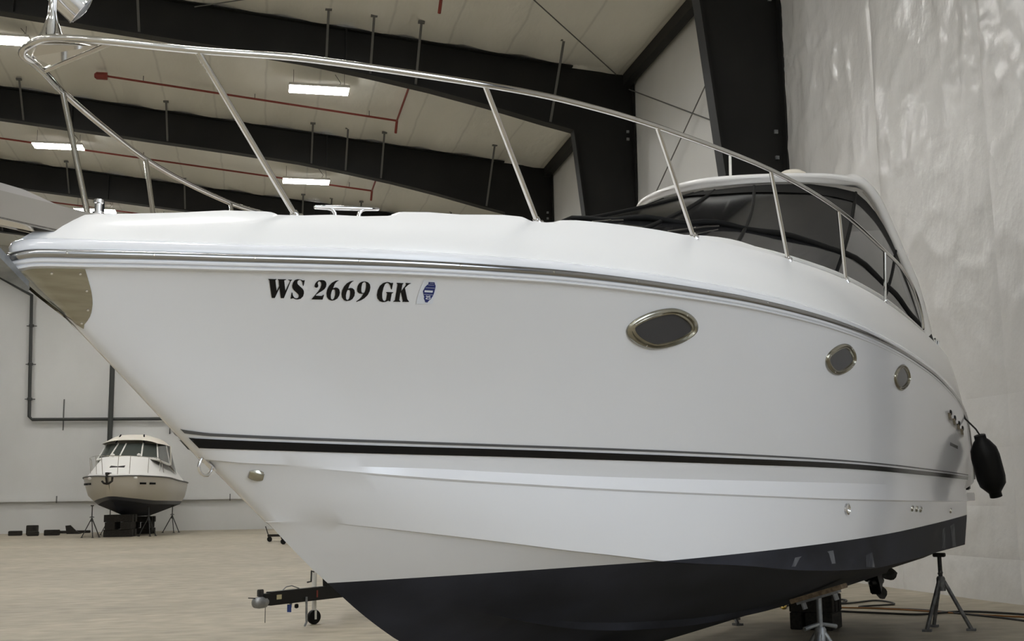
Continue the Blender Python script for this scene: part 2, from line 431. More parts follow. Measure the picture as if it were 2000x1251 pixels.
# ceiling lamps
LAMPS = {}
for yy in (57.9, 50.9, 41.6, 31.9, 23.0, 14.0, 5.2, -3.7, -12.0):
    for xx in (1.38, -7.05, -15.5):
        LAMPS[(xx, yy)] = 'white linear ceiling lamp outside the picture'
LAMPS[(1.38, 31.9)] = 'long white ceiling lamp framed between the two middle bow-rail posts'
LAMPS[(1.38, 41.6)] = 'white ceiling lamp just above the big chrome cleat'
LAMPS[(-7.05, 41.6)] = 'white ceiling lamp beside the far bow-rail post at left'
LAMPS[(-7.05, 31.9)] = 'white ceiling lamp cut off by the left edge of the picture'
LAMPS[(-7.05, 50.9)] = 'farthest white ceiling lamp, just above the bow deck fitting'
lamp0 = None
for (xx, yy), lab in LAMPS.items():
    if lamp0 is None:
        lamp0 = r = thing('ceiling_lamp', lab, 'lamp', group='linear ceiling lamps')
        MB().box((0, 0, .05), (1.66, .62, .08)).build('housing', M_whitepaint, r, bevel=.01)
        d = MB().box((0, 0, 0), (1.62, .58, .02)).build('diffuser', M_lamp, r)
        MB().tube([(.5, .02, .09), (.62, .3, .35), (.45, .1, .52)], .008, 5).build('power_cord', M_cord, r)
        for sx in (-.7, .7): MB().tube([(sx, 0, .09), (sx, 0, .56)], .006, 5).build('hanger', M_brace, r)
    else:
        r = copy_tree(lamp0)
    r['label'] = lab
    r.location = (xx, yy, roof_z(xx) - .62)
#---BOAT---
# ================================================================== THE BIG CRUISER
# boat coordinates: u aft from the bow tip, v to port, z up; the root Empty carries heading and place
BO = Vector((-0.88675, 4.29817, 0.0)); HEAD = math.radians(49.0)
boat = thing('motor_yacht', 'large white cabin cruiser with black stripe and dark bottom, bow toward the left', 'boat', BO, HEAD)
boat_copies_keep = Matrix.Translation(BO) @ Matrix.Rotation(HEAD, 4, 'Z')
def P(u, v, z): return Vector((u, -v, z))

def plan(B, Lm, pw, Bs, u0=0.0, nose=0.0):
    def b(u):
        s = max(u - u0, 0.0)
        r = B * (1 - (1 - s / Lm) ** pw) if s < Lm else B - (B - Bs) * max(0, (s - Lm) / (11.5 - u0 - Lm)) ** 2
        return r + nose * math.tanh(math.sqrt(s / .05)) * max(0, 1 - s / 3)
    return b
def blunt(b, ustart, w=.06):
    return lambda u: b(u) * math.tanh(math.sqrt(max(u - ustart, 0) / w))
b_rail = plan(1.735, 6.2, 2.3, 1.535, .02, .03)
b_kn1 = blunt(plan(1.63, 6.5, 2.0, 1.5, .86), .985)
b_kn2 = blunt(plan(1.62, 6.5, 1.9, 1.49, .90), 1.02)
b_chine = blunt(plan(1.50, 5.7, 2.25, 1.46, 1.34), 1.387, .03)
b_deck = plan(1.6, 6.2, 2.3, 1.42, .25, .04)
z_rail = pchip([0, .07, .2, .43, .7, .96, 1.37, 1.87, 2.16, 2.85, 3.83, 5.1, 6.25, 8.1, 9.1, 10.4, 11.0, 11.3, 11.48], [2.278, 2.302, 2.313, 2.332, 2.352, 2.374, 2.407, 2.441, 2.458, 2.483, 2.506, 2.514, 2.512, 2.477, 2.43, 2.335, 2.22, 2.05, 1.57])
z_kn1 = pchip([.985, 1.11, 1.36, 1.69, 1.99, 2.39, 3.07, 4.49, 5.6, 7.8, 11.3], [1.605, 1.591, 1.582, 1.577, 1.571, 1.556, 1.535, 1.514, 1.503, 1.485, 1.465])
z_kn2 = pchip([1.02, 1.13, 1.39, 1.72, 2.03, 2.44, 3.13, 4.56, 5.67, 7.8, 11.5], [1.598, 1.590, 1.572, 1.546, 1.525, 1.502, 1.469, 1.421, 1.392, 1.361, 1.33])
z_chine = pchip([1.387, 1.53, 1.75, 2.13, 2.51, 2.82, 3.16, 3.59, 4.26, 4.99, 5.74, 6.73, 7.83, 9.04, 11.0], [1.343, 1.342, 1.316, 1.264, 1.21, 1.165, 1.122, 1.067, 1.013, .946, .904, .873, .870, .872, .868])
z_keel = pchip([1.39, 1.67, 1.825, 2.066, 2.32, 2.41, 2.9, 3.5, 4.3, 5.2, 6, 8.3, 11.0], [1.343, 1.147, 1.05, .901, .766, .724, .57, .45, .375, .348, .342, .35, .38])
u_stem = lambda z: pchip([1.343, 1.479, 1.613, 1.725, 1.952, 2.073, 2.18, 2.214, 2.278], [1.387, 1.188, 1.0, .851, .495, .320, .111, .056, 0.0])(z)
z_deck = pchip([.25, .31, .50, .92, .935, .955, 1.167, 1.426, 1.440, 1.461, 1.765, 2.107, 2.125, 2.168, 2.313, 2.346, 2.72, 3.05, 3.42, 3.92, 4.58, 5.76, 6.93, 8.65, 9.8, 10.6, 11.0, 11.3, 11.46],
               [2.481, 2.492, 2.520, 2.583, 2.580, 2.573, 2.602, 2.637, 2.650, 2.662, 2.698, 2.740, 2.737, 2.728, 2.748, 2.761, 2.803, 2.827, 2.845, 2.865, 2.892, 2.923, 2.937, 2.915, 2.90, 2.87, 2.75, 2.45, 1.72])

NS = 110
SS = [(i / (NS - 1)) ** 1.55 for i in range(NS)]
CURVES = {  # u0, uend, plan, z
    'keel': (1.387, 10.95, lambda u: 0.0, z_keel), 'chine': (1.387, 10.98, b_chine, z_chine),
    'kn2': (1.02, 11.10, b_kn2, z_kn2), 'kn1': (.985, 11.2, b_kn1, z_kn1), 'rail': (0.02, 11.48, b_rail, z_rail)}
def cpt(k, s, du=0.0):
    u0, u1, b, zf = CURVES[k]; u = u0 + (u1 - u0) * s
    v = b(u) * (1 if s > 0 else 0)
    return np.array([u, v, zf(u)])
def hull_section(s):
    k, c, a2, a1, r = (cpt(n, s) for n in ('keel', 'chine', 'kn2', 'kn1', 'rail'))
    pts = []
    # bottom with two lifting strakes
    for t in (0, .2, .40): pts.append(k + (c - k) * t)
    w_ = smooth01(s, .10, .30); st = k + (c - k) * .42; st[2] -= .030 * w_; st[1] += .012 * w_; pts.append(st)
    for t in (.45, .7): pts.append(k + (c - k) * t)
    fl = c.copy(); fl[1] -= (.022 * min(1, s * 12) + .08 * smooth01(s, .2, .5)); fl[1] = max(fl[1], 0); fl[2] -= .003; pts.append(fl)
    pts.append(c)
    for t in (.3, .65): pts.append(c + (a2 - c) * t)
    pts.append(a2)
    lip = a2.copy(); lip[2] -= .010 * min(1, s * 12); lip[1] -= .012 * min(1, s * 12); lip[1] = max(lip[1], 0); pts.insert(-1, lip)
    g = a1.copy(); g[1] = min(g[1], a2[1] - .028 * min(1, s * 7)) if s > 0 else g[1]; pts.append(g)
    N = 9
    for i in range(1, N + 1):
        t = i / N
        q = g + (r - g) * t
        q[1] -= .055 * math.sin(math.pi * t) * max(0, 1 - s * 1.6) * min(1, s * 14)
        q[1] += .03 * math.sin(math.pi * t) * smooth01(s, .5, .9)
        pts.append(q)
    return pts
secs = [hull_section(s) for s in SS]
hb = MB()
hb.grid([[P(*q) for q in sec] for sec in secs])
hb.grid([[P(q[0], -q[1], q[2]) for q in sec] for sec in secs])
last = secs[-1]                       # transom
hb.add([P(*q) for q in last] + [P(q[0], -q[1], q[2]) for q in reversed(last[1:])], [tuple(range(2 * len(last) - 1))])
me = bpy.data.meshes.new('hull'); me.from_pydata(hb.v, [], hb.f)
bm = bmesh.new(); bm.from_mesh(me)
bmesh.ops.remove_doubles(bm, verts=bm.verts, dist=1e-4)
bmesh.ops.delete(bm, geom=[f for f in bm.faces if f.calc_area() < 1e-9], context='FACES')
bmesh.ops.recalc_face_normals(bm, faces=bm.faces)
WLN = Vector((-.0145, 0, 1)).normalized()
bmesh.ops.bisect_plane(bm, geom=bm.verts[:] + bm.edges[:] + bm.faces[:], plane_co=Vector((1.825, 0, 1.05)), plane_no=WLN, dist=1e-5)
HULL_BVH = BVHTree.FromBMesh(bm)
def split_part(name, keep, material):
    b2 = bm.copy()
    bmesh.ops.delete(b2, geom=[f for f in b2.faces if keep((f.calc_center_median() - Vector((1.825, 0, 1.05))).dot(WLN)) is False], context='FACES')
    m2 = bpy.data.meshes.new(name); b2.to_mesh(m2); b2.free()
    m2.shade_smooth(); m2.set_sharp_from_angle(angle=math.radians(24)); m2.materials.append(material)
    return link(name, m2, boat)
hull = split_part('hull', lambda d: d > 0, M_gel)
bottom = split_part('painted_bottom', lambda d: d <= 0, M_bottom); bottom['label'] = 'dark navy bottom paint'
bm.free()

def on_hull(u, z, off=.0025, side=1):
    """point on the port (or starboard) hull side at (u, z), lifted off by off along the normal"""
    loc, nor, idx, d = HULL_BVH.ray_cast(P(u, 4 * side, z), P(0, -side, 0))
    if loc is None: return P(u, .01 * side, z), P(0, side, 0)
    if nor.dot(P(0, side, 0)) < 0: nor = -nor
    return loc + nor * off, nor

def strip_on_hull(name, us, ztop, zbot, material, off=.003, n=3, side=1, parent=None):
    rows = []
    for u in us:
        z1, z0 = ztop(u), zbot(u)
        zs = [z0 + (z1 - z0) * k / n for k in range(n + 1)]
        rows.append([on_hull(max(u, .03 + (2.278 - z) * 1.434 + .006), z, off, side)[0] for z in zs])   # never ahead of the stem
    return MB().grid(rows).build(name, material, parent or boat, smooth=True, angle=180)

def patch_on_hull(name, outline, material, holes=(), off=.0025, side=1, parent=None):
    """filled outline in (u, z), laid on the hull side"""
    b = bmesh.new(); edges = []
    for loop in [outline, *holes]:
        vs_ = [b.verts.new((u, 0, z)) for u, z in loop]
        edges += [b.edges.new((vs_[i], vs_[(i + 1) % len(vs_)])) for i in range(len(vs_))]
    bmesh.ops.triangle_fill(b, edges=edges, use_beauty=True, use_dissolve=False)
    for v in b.verts:
        v.co = on_hull(v.co.x, v.co.z, off, side)[0]
    bmesh.ops.recalc_face_normals(b, faces=b.faces)
    m2 = bpy.data.meshes.new(name); b.to_mesh(m2); b.free(); m2.materials.append(material)
    return link(name, m2, parent or boat)

# stripes
us = [.79 + .012 * i for i in range(20)] + [1.03 + (11.12 - 1.03) * (i / 90) ** 1.3 for i in range(91)]
z_st = pchip([.78, .84, .90, 1.3, 1.85, 2.24, 3.27, 4.26, 5.37, 7.56, 11.14], [1.715, 1.700, 1.689, 1.678, 1.671, 1.668, 1.657, 1.648, 1.641, 1.616, 1.596])
th = lambda u: .0345 * smooth01(u, .79, .875) + .001
pin = pchip([.78, .86, .95, 1.85, 3.3, 5.4, 7.6, 11.14], [1.735, 1.718, 1.708, 1.694, 1.682, 1.664, 1.640, 1.618])
for sd in (1, -1):
    o = strip_on_hull('black_stripe', us, z_st, lambda u: z_st(u) - th(u), M_black, side=sd, off=.0045, n=6); o['label'] = 'broad black stripe along the hull'
    strip_on_hull('pinstripe', us, pin, lambda u: pin(u) - .0115, M_pin, n=1, side=sd)

# rub rail: white moulding + steel half-round, swept along the sheer
def rail_frames(side):
    out = []; pts = [np.array(cpt('rail', (i / 150) ** 1.5)) for i in range(151)]
    pts = [P(q[0], q[1] * side, q[2]) for q in pts]
    for i, q in enumerate(pts):
        t = (pts[min(i + 1, 150)] - pts[max(i - 1, 0)]).normalized()
        if i == 0: nrm = Vector((-1, 0, 0))
        else:
            nrm = t.cross(Vector((0, 0, 1))); nrm.z = 0; nrm.normalize()
            if nrm.dot(P(0, side, 0)) < 0: nrm = -nrm
        up = nrm.cross(t); up.normalize()
        if i == 0: up = Vector((0, 0, 1))
        if up.z < 0: up = -up
        out.append((q, nrm, up))
    return out
def sweep(frames, prof): return [[q + n_ * a_ + u_ * b_ for a_, b_ in prof] for q, n_, u_ in frames]
white_prof = [(a_ - .024, b_) for a_, b_ in [(-.03, .062), (.004, .060), (.018, .052), (.026, .036), (.026, .016), (.020, .012), (.020, -.012), (.028, -.014), (.030, -.022), (.027, -.029), (.017, -.032), (.015, -.034), (.021, -.038), (.019, -.044), (.008, -.047), (-.03, -.049)]]
steel_prof = [(a_ - .024, b_) for a_, b_ in [(.016, .017), (.030, .0165), (.040, .011), (.044, 0), (.040, -.011), (.030, -.0165), (.016, -.017)]]
FRP, FRS = rail_frames(1), rail_frames(-1)
full = list(reversed(FRS[1:])) + FRP
moulding = MB().grid(sweep(full, white_prof)).build('sheer_moulding', M_gel, boat, smooth=True, angle=50)
rubrail = MB().grid(sweep(full, steel_prof)).build('rub_rail', M_railsteel, boat, smooth=True, angle=60); rubrail['label'] = 'polished steel rub rail strip'
for k in range(8, 150, 8):
    q, n_, u_ = FRP[k]
    MB().lathe([(.006, 0), (.006, .003), (.003, .005)], q + n_ * .016, n_, 8).build('rail_screw', M_steel, rubrail)

# deck: side slope from rail to edge, side deck, coaming, crown
def deck_section(u):
    s = (u - .25) / (11.46 - .25)
    r = cpt('rail', max(s, 0)); e = np.array([u, b_deck(u) if s > 0 else 0.0, z_deck(u)])
    if s <= 0: r[1] = 0; e[1] = 0
    r = r + np.array([0, 0, .045]); r[1] = max(r[1] - .028, 0)
    pts = [r]
    for t in (.1, .25, .5, .75, .9, .97):
        ee = e.copy(); ee[2] = max(e[2], z_deck_env(u)) if t < .95 else e[2]
        q = r + (ee - r) * t; q[2] = min(q[2], e[2] - .002 if t > .8 else q[2]); q[1] += .022 * math.sin(math.pi * t) * min(1, s * 25); q[2] += .008 * math.sin(math.pi * t); pts.append(q)
    pts.append(e)
    w = e[1]; k = smooth01(u, 2.6, 4.6) * (1 - smooth01(u, 9.2, 10.4))
    ze = z_deck_smooth(u)
    for f_, dz in ((.985, .001), (.955, None), (.88, .012), (.84, .015 + .06 * k), (.80, .022 + .125 * k), (.62, .04 + .15 * k), (.3, .055 + .16 * k), (0, .06 + .165 * k)):
        pts.append(np.array([u, w * f_, (e[2] if f_ > .98 else e[2] - .004 if dz is None else ze - .028 * (1 - k) + dz * min(1, s * 12 + .05))]))
    return pts
z_deck_env = pchip([.25, .5, .92, 1.461, 2.107, 2.346, 2.72, 3.42, 4.58, 6.93, 8.65], [2.481, 2.52, 2.583, 2.662, 2.740, 2.762, 2.803, 2.845, 2.892, 2.937, 2.72])
z_deck_smooth = pchip([.25, .33, .94, 1.475, 2.17, 2.73, 3.42, 4.58, 5.76, 6.93, 8.65, 9.8, 10.6, 11.0, 11.3, 11.46], [2.478, 2.495, 2.582, 2.648, 2.735, 2.80, 2.842, 2.892, 2.923, 2.937, 2.915, 2.90, 2.87, 2.75, 2.45, 1.72])
DU = sorted(set([.25 + .02 * i * i for i in range(0, 6)] + [.9 + .04 * i for i in range(1)] + [.905, .92, .935, .945, .955, .98, 1.05, 1.167, 1.3, 1.41, 1.426, 1.433, 1.440, 1.45, 1.461, 1.48, 1.6, 1.765, 1.9, 2.0, 2.09, 2.107, 2.125, 2.145, 2.168, 2.2, 2.25, 2.30, 2.313, 2.33, 2.346, 2.36, 2.45] + [2.6 + .16 * i for i in range(49)] + [10.4 + .06 * i for i in range(18)] + [11.46]))
dsecs = [deck_section(u) for u in DU]
d = MB(); d.grid([[P(*q) for q in x] for x in dsecs]); d.grid([[P(q[0], -q[1], q[2]) for q in x] for x in dsecs])
l = dsecs[-1]; d.add([P(*q) for q in l] + [P(q[0], -q[1], q[2]) for q in reversed(l[:-1])], [tuple(range(2 * len(l) - 1))])
deck = d.build('deck', M_deck, boat, smooth=True, angle=28, merge=1e-4)

# swim platform ledge at the stern
pf = MB(); pr = []
for v in [x / 10 for x in range(-15, 16)]:
    ue = 11.92 - .18 * (abs(v) / 1.5) ** 3
    pr.append([P(10.9, v, 1.42), P(ue - .05, v, 1.42), P(ue, v, 1.40), P(ue, v, 1.345), P(ue - .03, v, 1.33), P(10.9, v, 1.33)])
platform = pf.grid(pr, close=False).add(pr[0], [tuple(range(6))]).add(pr[-1], [tuple(range(6))]).build('swim_platform', M_gel, boat, smooth=True, angle=30)
for v in (1.44, -1.44): MB().box(P(11.62, v, 1.50), (.12, .06, .10)).build('rail_end_cap', M_rubber, boat, bevel=.012)

# ---------------------------------------------------------------- registration number, validation sticker
GLYPHS = {
    'W': ([(0.8517, 2.2949), (0.8825, 2.2970), (0.8832, 2.2949), (0.8803, 2.2929), (0.9106, 2.2558), (0.9081, 2.2741), (0.8930, 2.2932), (0.8879, 2.2955), (0.8863, 2.2974), (0.9184, 2.3000), (0.9192, 2.2980), (0.9137, 2.2953), (0.9425, 2.2596), (0.9375, 2.2941), (0.9340, 2.2973), (0.9271, 2.2985), (0.9260, 2.3001), (0.9421, 2.3006), (0.9427, 2.2987), (0.9398, 2.2969), (0.9541, 2.2329), (0.9425, 2.2318), (0.9140, 2.2675), (0.9195, 2.2305), (0.9077, 2.2297), (0.8590, 2.2901), (0.8540, 2.2925)], []),
    'S': ([(0.9898, 2.3048), (0.9995, 2.2838), (0.9973, 2.2836), (0.9844, 2.2974), (0.9744, 2.3029), (0.9684, 2.3027), (0.9652, 2.2984), (0.9685, 2.2915), (0.9751, 2.2865), (0.9914, 2.2787), (1.0028, 2.2733), (1.0123, 2.2663), (1.0191, 2.2575), (1.0230, 2.2463), (1.0198, 2.2373), (1.0099, 2.2334), (1.0004, 2.2337), (0.9911, 2.2361), (0.9868, 2.2354), (0.9838, 2.2339), (0.9804, 2.2339), (0.9702, 2.2558), (0.9731, 2.2561), (0.9815, 2.2467), (0.9921, 2.2391), (1.0015, 2.2367), (1.0076, 2.2390), (1.0062, 2.2462), (1.0007, 2.2514), (0.9888, 2.2575), (0.9727, 2.2654), (0.9626, 2.2723), (0.9560, 2.2803), (0.9517, 2.2913), (0.9528, 2.3007), (0.9593, 2.3046), (0.9682, 2.3051), (0.9776, 2.3039), (0.9826, 2.3023), (0.9874, 2.3032)], []),
    '2': ([(1.0426, 2.2866), (1.0392, 2.2943), (1.0393, 2.3030), (1.0438, 2.3089), (1.0532, 2.3113), (1.0646, 2.3110), (1.0750, 2.3066), (1.0834, 2.2987), (1.0884, 2.2890), (1.0881, 2.2802), (1.0834, 2.2732), (1.0752, 2.2643), (1.0685, 2.2557), (1.0716, 2.2535), (1.0947, 2.2548), (1.0972, 2.2591), (1.1010, 2.2595), (1.1067, 2.2421), (1.0636, 2.2387), (1.0626, 2.2412), (1.0660, 2.2547), (1.0690, 2.2710), (1.0696, 2.2828), (1.0651, 2.2940), (1.0583, 2.3020), (1.0517, 2.3057), (1.0465, 2.3051), (1.0456, 2.3014), (1.0481, 2.2966), (1.0534, 2.2928), (1.0573, 2.2867), (1.0562, 2.2826), (1.0502, 2.2820), (1.0454, 2.2840)], []),
    '6': ([(1.1227, 2.3174), (1.1172, 2.3107), (1.1153, 2.3024), (1.1180, 2.2924), (1.1199, 2.2864), (1.1253, 2.2900), (1.1356, 2.2900), (1.1472, 2.2850), (1.1573, 2.2746), (1.1629, 2.2627), (1.1629, 2.2513), (1.1563, 2.2444), (1.1448, 2.2413), (1.1313, 2.2442), (1.1171, 2.2532), (1.1066, 2.2656), (1.1000, 2.2793), (1.0979, 2.2935), (1.1013, 2.3061), (1.1102, 2.3141)], [(1.1226, 2.2826), (1.1291, 2.2822), (1.1346, 2.2775), (1.1434, 2.2650), (1.1486, 2.2531), (1.1478, 2.2468), (1.1427, 2.2459), (1.1365, 2.2498), (1.1277, 2.2614), (1.1223, 2.2733), (1.1208, 2.2803)]),
    '6 ': ([(1.1841, 2.3220), (1.1786, 2.3153), (1.1766, 2.3068), (1.1793, 2.2967), (1.1813, 2.2907), (1.1868, 2.2944), (1.1973, 2.2944), (1.2092, 2.2893), (1.2194, 2.2788), (1.2252, 2.2668), (1.2252, 2.2553), (1.2184, 2.2484), (1.2066, 2.2452), (1.1929, 2.2481), (1.1783, 2.2572), (1.1677, 2.2697), (1.1609, 2.2835), (1.1588, 2.2978), (1.1623, 2.3105), (1.1715, 2.3186)], [(1.1841, 2.2868), (1.1906, 2.2864), (1.1963, 2.2818), (1.2053, 2.2691), (1.2106, 2.2571), (1.2097, 2.2507), (1.2045, 2.2498), (1.1982, 2.2538), (1.1892, 2.2655), (1.1837, 2.2775), (1.1822, 2.2846)]),
    '9': ([(1.2495, 2.2461), (1.2467, 2.2483), (1.2535, 2.2569), (1.2572, 2.2668), (1.2566, 2.2793), (1.2506, 2.2777), (1.2399, 2.2777), (1.2279, 2.2828), (1.2187, 2.2923), (1.2129, 2.3042), (1.2124, 2.3156), (1.2194, 2.3222), (1.2310, 2.3242), (1.2456, 2.3221), (1.2591, 2.3152), (1.2689, 2.3047), (1.2759, 2.2907), (1.2780, 2.2761), (1.2731, 2.2630), (1.2631, 2.2536)], [(1.2283, 2.3214), (1.2345, 2.3210), (1.2410, 2.3165), (1.2503, 2.3038), (1.2559, 2.2918), (1.2578, 2.2826), (1.2531, 2.2809), (1.2464, 2.2825), (1.2388, 2.2901), (1.2305, 2.3029), (1.2248, 2.3158)]),
    'G': ([(1.3532, 2.3306), (1.3657, 2.3049), (1.3605, 2.3076), (1.3489, 2.3191), (1.3354, 2.3272), (1.3259, 2.3284), (1.3216, 2.3226), (1.3250, 2.3082), (1.3345, 2.2880), (1.3461, 2.2721), (1.3572, 2.2625), (1.3652, 2.2600), (1.3688, 2.2636), (1.3645, 2.2738), (1.3556, 2.2900), (1.3492, 2.2920), (1.3474, 2.2945), (1.3793, 2.2966), (1.3799, 2.2941), (1.3760, 2.2910), (1.3910, 2.2614), (1.3868, 2.2610), (1.3811, 2.2637), (1.3736, 2.2587), (1.3612, 2.2554), (1.3445, 2.2581), (1.3281, 2.2672), (1.3164, 2.2798), (1.3069, 2.2980), (1.3044, 2.3146), (1.3111, 2.3268), (1.3246, 2.3318), (1.3359, 2.3315), (1.3438, 2.3292), (1.3489, 2.3307)], []),
    'K': ([(1.3673, 2.3327), (1.3983, 2.3348), (1.3991, 2.3328), (1.3974, 2.3294), (1.4107, 2.3040), (1.4141, 2.3290), (1.4120, 2.3324), (1.4077, 2.3341), (1.4062, 2.3361), (1.4316, 2.3379), (1.4307, 2.3356), (1.4252, 2.3329), (1.4177, 2.3176), (1.4597, 2.2765), (1.4729, 2.2691), (1.4744, 2.2671), (1.4444, 2.2647), (1.4440, 2.2685), (1.4127, 2.2989), (1.4111, 2.2977), (1.4272, 2.2691), (1.4341, 2.2665), (1.4361, 2.2639), (1.4038, 2.2615), (1.4035, 2.2636), (1.4083, 2.2673), (1.3764, 2.3272), (1.3707, 2.3298)], []),
}
ST_STICKER = [(1.4797, 2.3541), (1.5424, 2.3582), (1.5646, 2.3261), (1.5867, 2.2689), (1.5128, 2.2624), (1.4981, 2.2889), (1.4867, 2.3246)]
ST_STATE = [(1.5058, 2.3508), (1.5337, 2.3523), (1.5411, 2.3455), (1.5500, 2.3388), (1.5557, 2.3274), (1.5613, 2.3148), (1.5653, 2.3043), (1.5653, 2.2955), (1.5653, 2.2867), (1.5605, 2.2807), (1.5597, 2.2730), (1.5479, 2.2729), (1.5420, 2.2790), (1.5318, 2.2856), (1.5281, 2.2940), (1.5191, 2.3008), (1.5061, 2.3136), (1.5055, 2.3222), (1.5042, 2.3308), (1.5073, 2.3387), (1.5103, 2.3433)]
ST_BAR = [(1.5110, 2.3185), (1.5497, 2.3206), (1.5535, 2.3129), (1.5148, 2.3110)]
ST_D2 = [(1.5404, 2.2854), (1.5520, 2.2850), (1.5509, 2.2875), (1.5433, 2.2885), (1.5458, 2.2936), (1.5420, 2.2980), (1.5348, 2.2991), (1.5323, 2.2962), (1.5364, 2.2948), (1.5398, 2.2960), (1.5413, 2.2940), (1.5386, 2.2885)]
ST_D5 = [(1.5542, 2.2997), (1.5445, 2.2996), (1.5480, 2.2920), (1.5542, 2.2926), (1.5573, 2.2903), (1.5559, 2.2880), (1.5513, 2.2884), (1.5522, 2.2859), (1.5590, 2.2852), (1.5620, 2.2890), (1.5586, 2.2935), (1.5531, 2.2952), (1.5501, 2.2949), (1.5491, 2.2970), (1.5556, 2.2967)]
ST_T1 = [(1.5136, 2.3476), (1.5329, 2.3483), (1.5332, 2.3475), (1.5142, 2.3468)]
ST_T2 = [(1.5099, 2.3405), (1.5404, 2.3419), (1.5408, 2.3411), (1.5103, 2.3396)]
ST_T3 = [(1.5075, 2.3289), (1.5513, 2.3313), (1.5518, 2.3302), (1.5080, 2.3279)]
ST_T4 = [(1.5183, 2.3035), (1.5639, 2.3054), (1.5643, 2.3042), (1.5188, 2.3023)]
for ch, (o_, h_) in GLYPHS.items():
    t = patch_on_hull('registration_letter', o_, M_black, [h_] if h_ else [], off=.0022, parent=hull)
M_label = mat('clear_label', (0.74, 0.77, 0.84), 0.2)
M_blue = mat('blue_print', (0.018, 0.030, 0.16), 0.3)
sticker = patch_on_hull('validation_sticker', ST_STICKER, M_label, off=.0018); sticker['label'] = 'small blue and white validation sticker'
patch_on_hull('blue_emblem', ST_STATE, M_blue, off=.0026, parent=sticker)
for k_ in (ST_BAR, ST_D2, ST_D5, ST_T1, ST_T2, ST_T3, ST_T4): patch_on_hull('white_print', k_, M_label, off=.0034, parent=sticker)

# ---------------------------------------------------------------- bow plate, eye, vents, portholes
plate_rows = []
for i in range(15):
    t = i / 14; z = 2.268 - t * .196
    umax = pchip([2.072, 2.085, 2.108, 2.146, 2.185, 2.23, 2.268], [.318, .329, .3317, .3217, .301, .2683, .238])(z)
    us_ = u_stem(z) + .012
    plate_rows.append([on_hull(us_ + (max(umax, us_ + .002) - us_) * k / 8, z, .0035)[0] for k in range(9)])
bow_plate = MB().grid(plate_rows).build('bow_plate', M_plate, boat, smooth=True, angle=180); bow_plate['label'] = 'brushed steel guard plate on the stem'
plate_rows = [[Vector((q.x, -q.y, q.z)) for q in r] for r in plate_rows]
MB().grid(plate_rows).build('bow_plate', M_plate, boat, smooth=True, angle=180)
for u, z in ((.155, 2.2458), (.236, 2.2514), (.2824, 2.198), (.3178, 2.135), (.3234, 2.09)):
    c, n_ = on_hull(u - .004, z, .004); MB().lathe([(.0045, 0), (.0045, .002), (.002, .003)], c, n_, 8).build('screw', M_chrome, bow_plate)

eye = MB(); A_, B_ = P(.985, 0, 1.615), P(1.047, 0, 1.572)
out_ = Vector((-.57, 0, -.82)).normalized(); mid = (A_ + B_) / 2
eye.tube([A_ + out_ * -.02, A_ + out_ * .02, A_ + out_ * .042 + (mid - A_) * .12, A_ + out_ * .054 + (mid - A_) * .55, mid + out_ * .058, B_ + out_ * .054 + (mid - B_) * .55, B_ + out_ * .042 + (mid - B_) * .12, B_ + out_ * .02, B_ - out_ * .02], .0065, 10)
bow_eye = eye.build('bow_eye', M_chrome, boat, smooth=True, angle=60)
MB().bar(A_ - (B_ - A_) * .15 + out_ * .004, B_ + (B_ - A_) * .15 + out_ * .004, .026, .006, up=out_).build('eye_backing_plate', M_chrome, bow_eye)

def hull_frame(u, z, side=1):
    c, n_ = on_hull(u, z, 0, side)
    c2, _ = on_hull(u + .05, z, 0, side); e1 = (c2 - c).normalized(); e1 = (e1 - n_ * e1.dot(n_)).normalized()
    e2 = n_.cross(e1)
    if e2.z < 0: e2 = -e2
    return c, n_, e1, e2
# clam-shell scoop vent
c, n_, e1, e2 = hull_frame(1.205, 1.545)
rows = []
for i in range(9):
    a_ = -1.0 + 2.0 * i / 8; r_ = []
    for j in range(7):
        b_ = j / 6; x = -.032 + .062 * b_; y = a_ * (.008 + .020 * math.sin(math.pi * min(.98, .15 + .62 * b_)))
        r_.append(c + e1 * x - e2 * (y + .010 * b_) + n_ * (.002 + .017 * math.sin(math.pi * (.08 + .6 * b_)) * (1 - a_ * a_) ** .5))
    rows.append(r_)
scoop = MB().grid(rows).build('water_scoop', M_plate, boat, smooth=True, angle=180); scoop['label'] = 'small shell-shaped steel scoop'
for k in (-1, 0, 1): MB().bar(c + e1 * .034 - e2 * (.010 + k * .010) + n_ * .002, c + e1 * .018 - e2 * (.010 + k * .010) + n_ * .016, .004, .004).build('scoop_bar', M_plate, scoop)

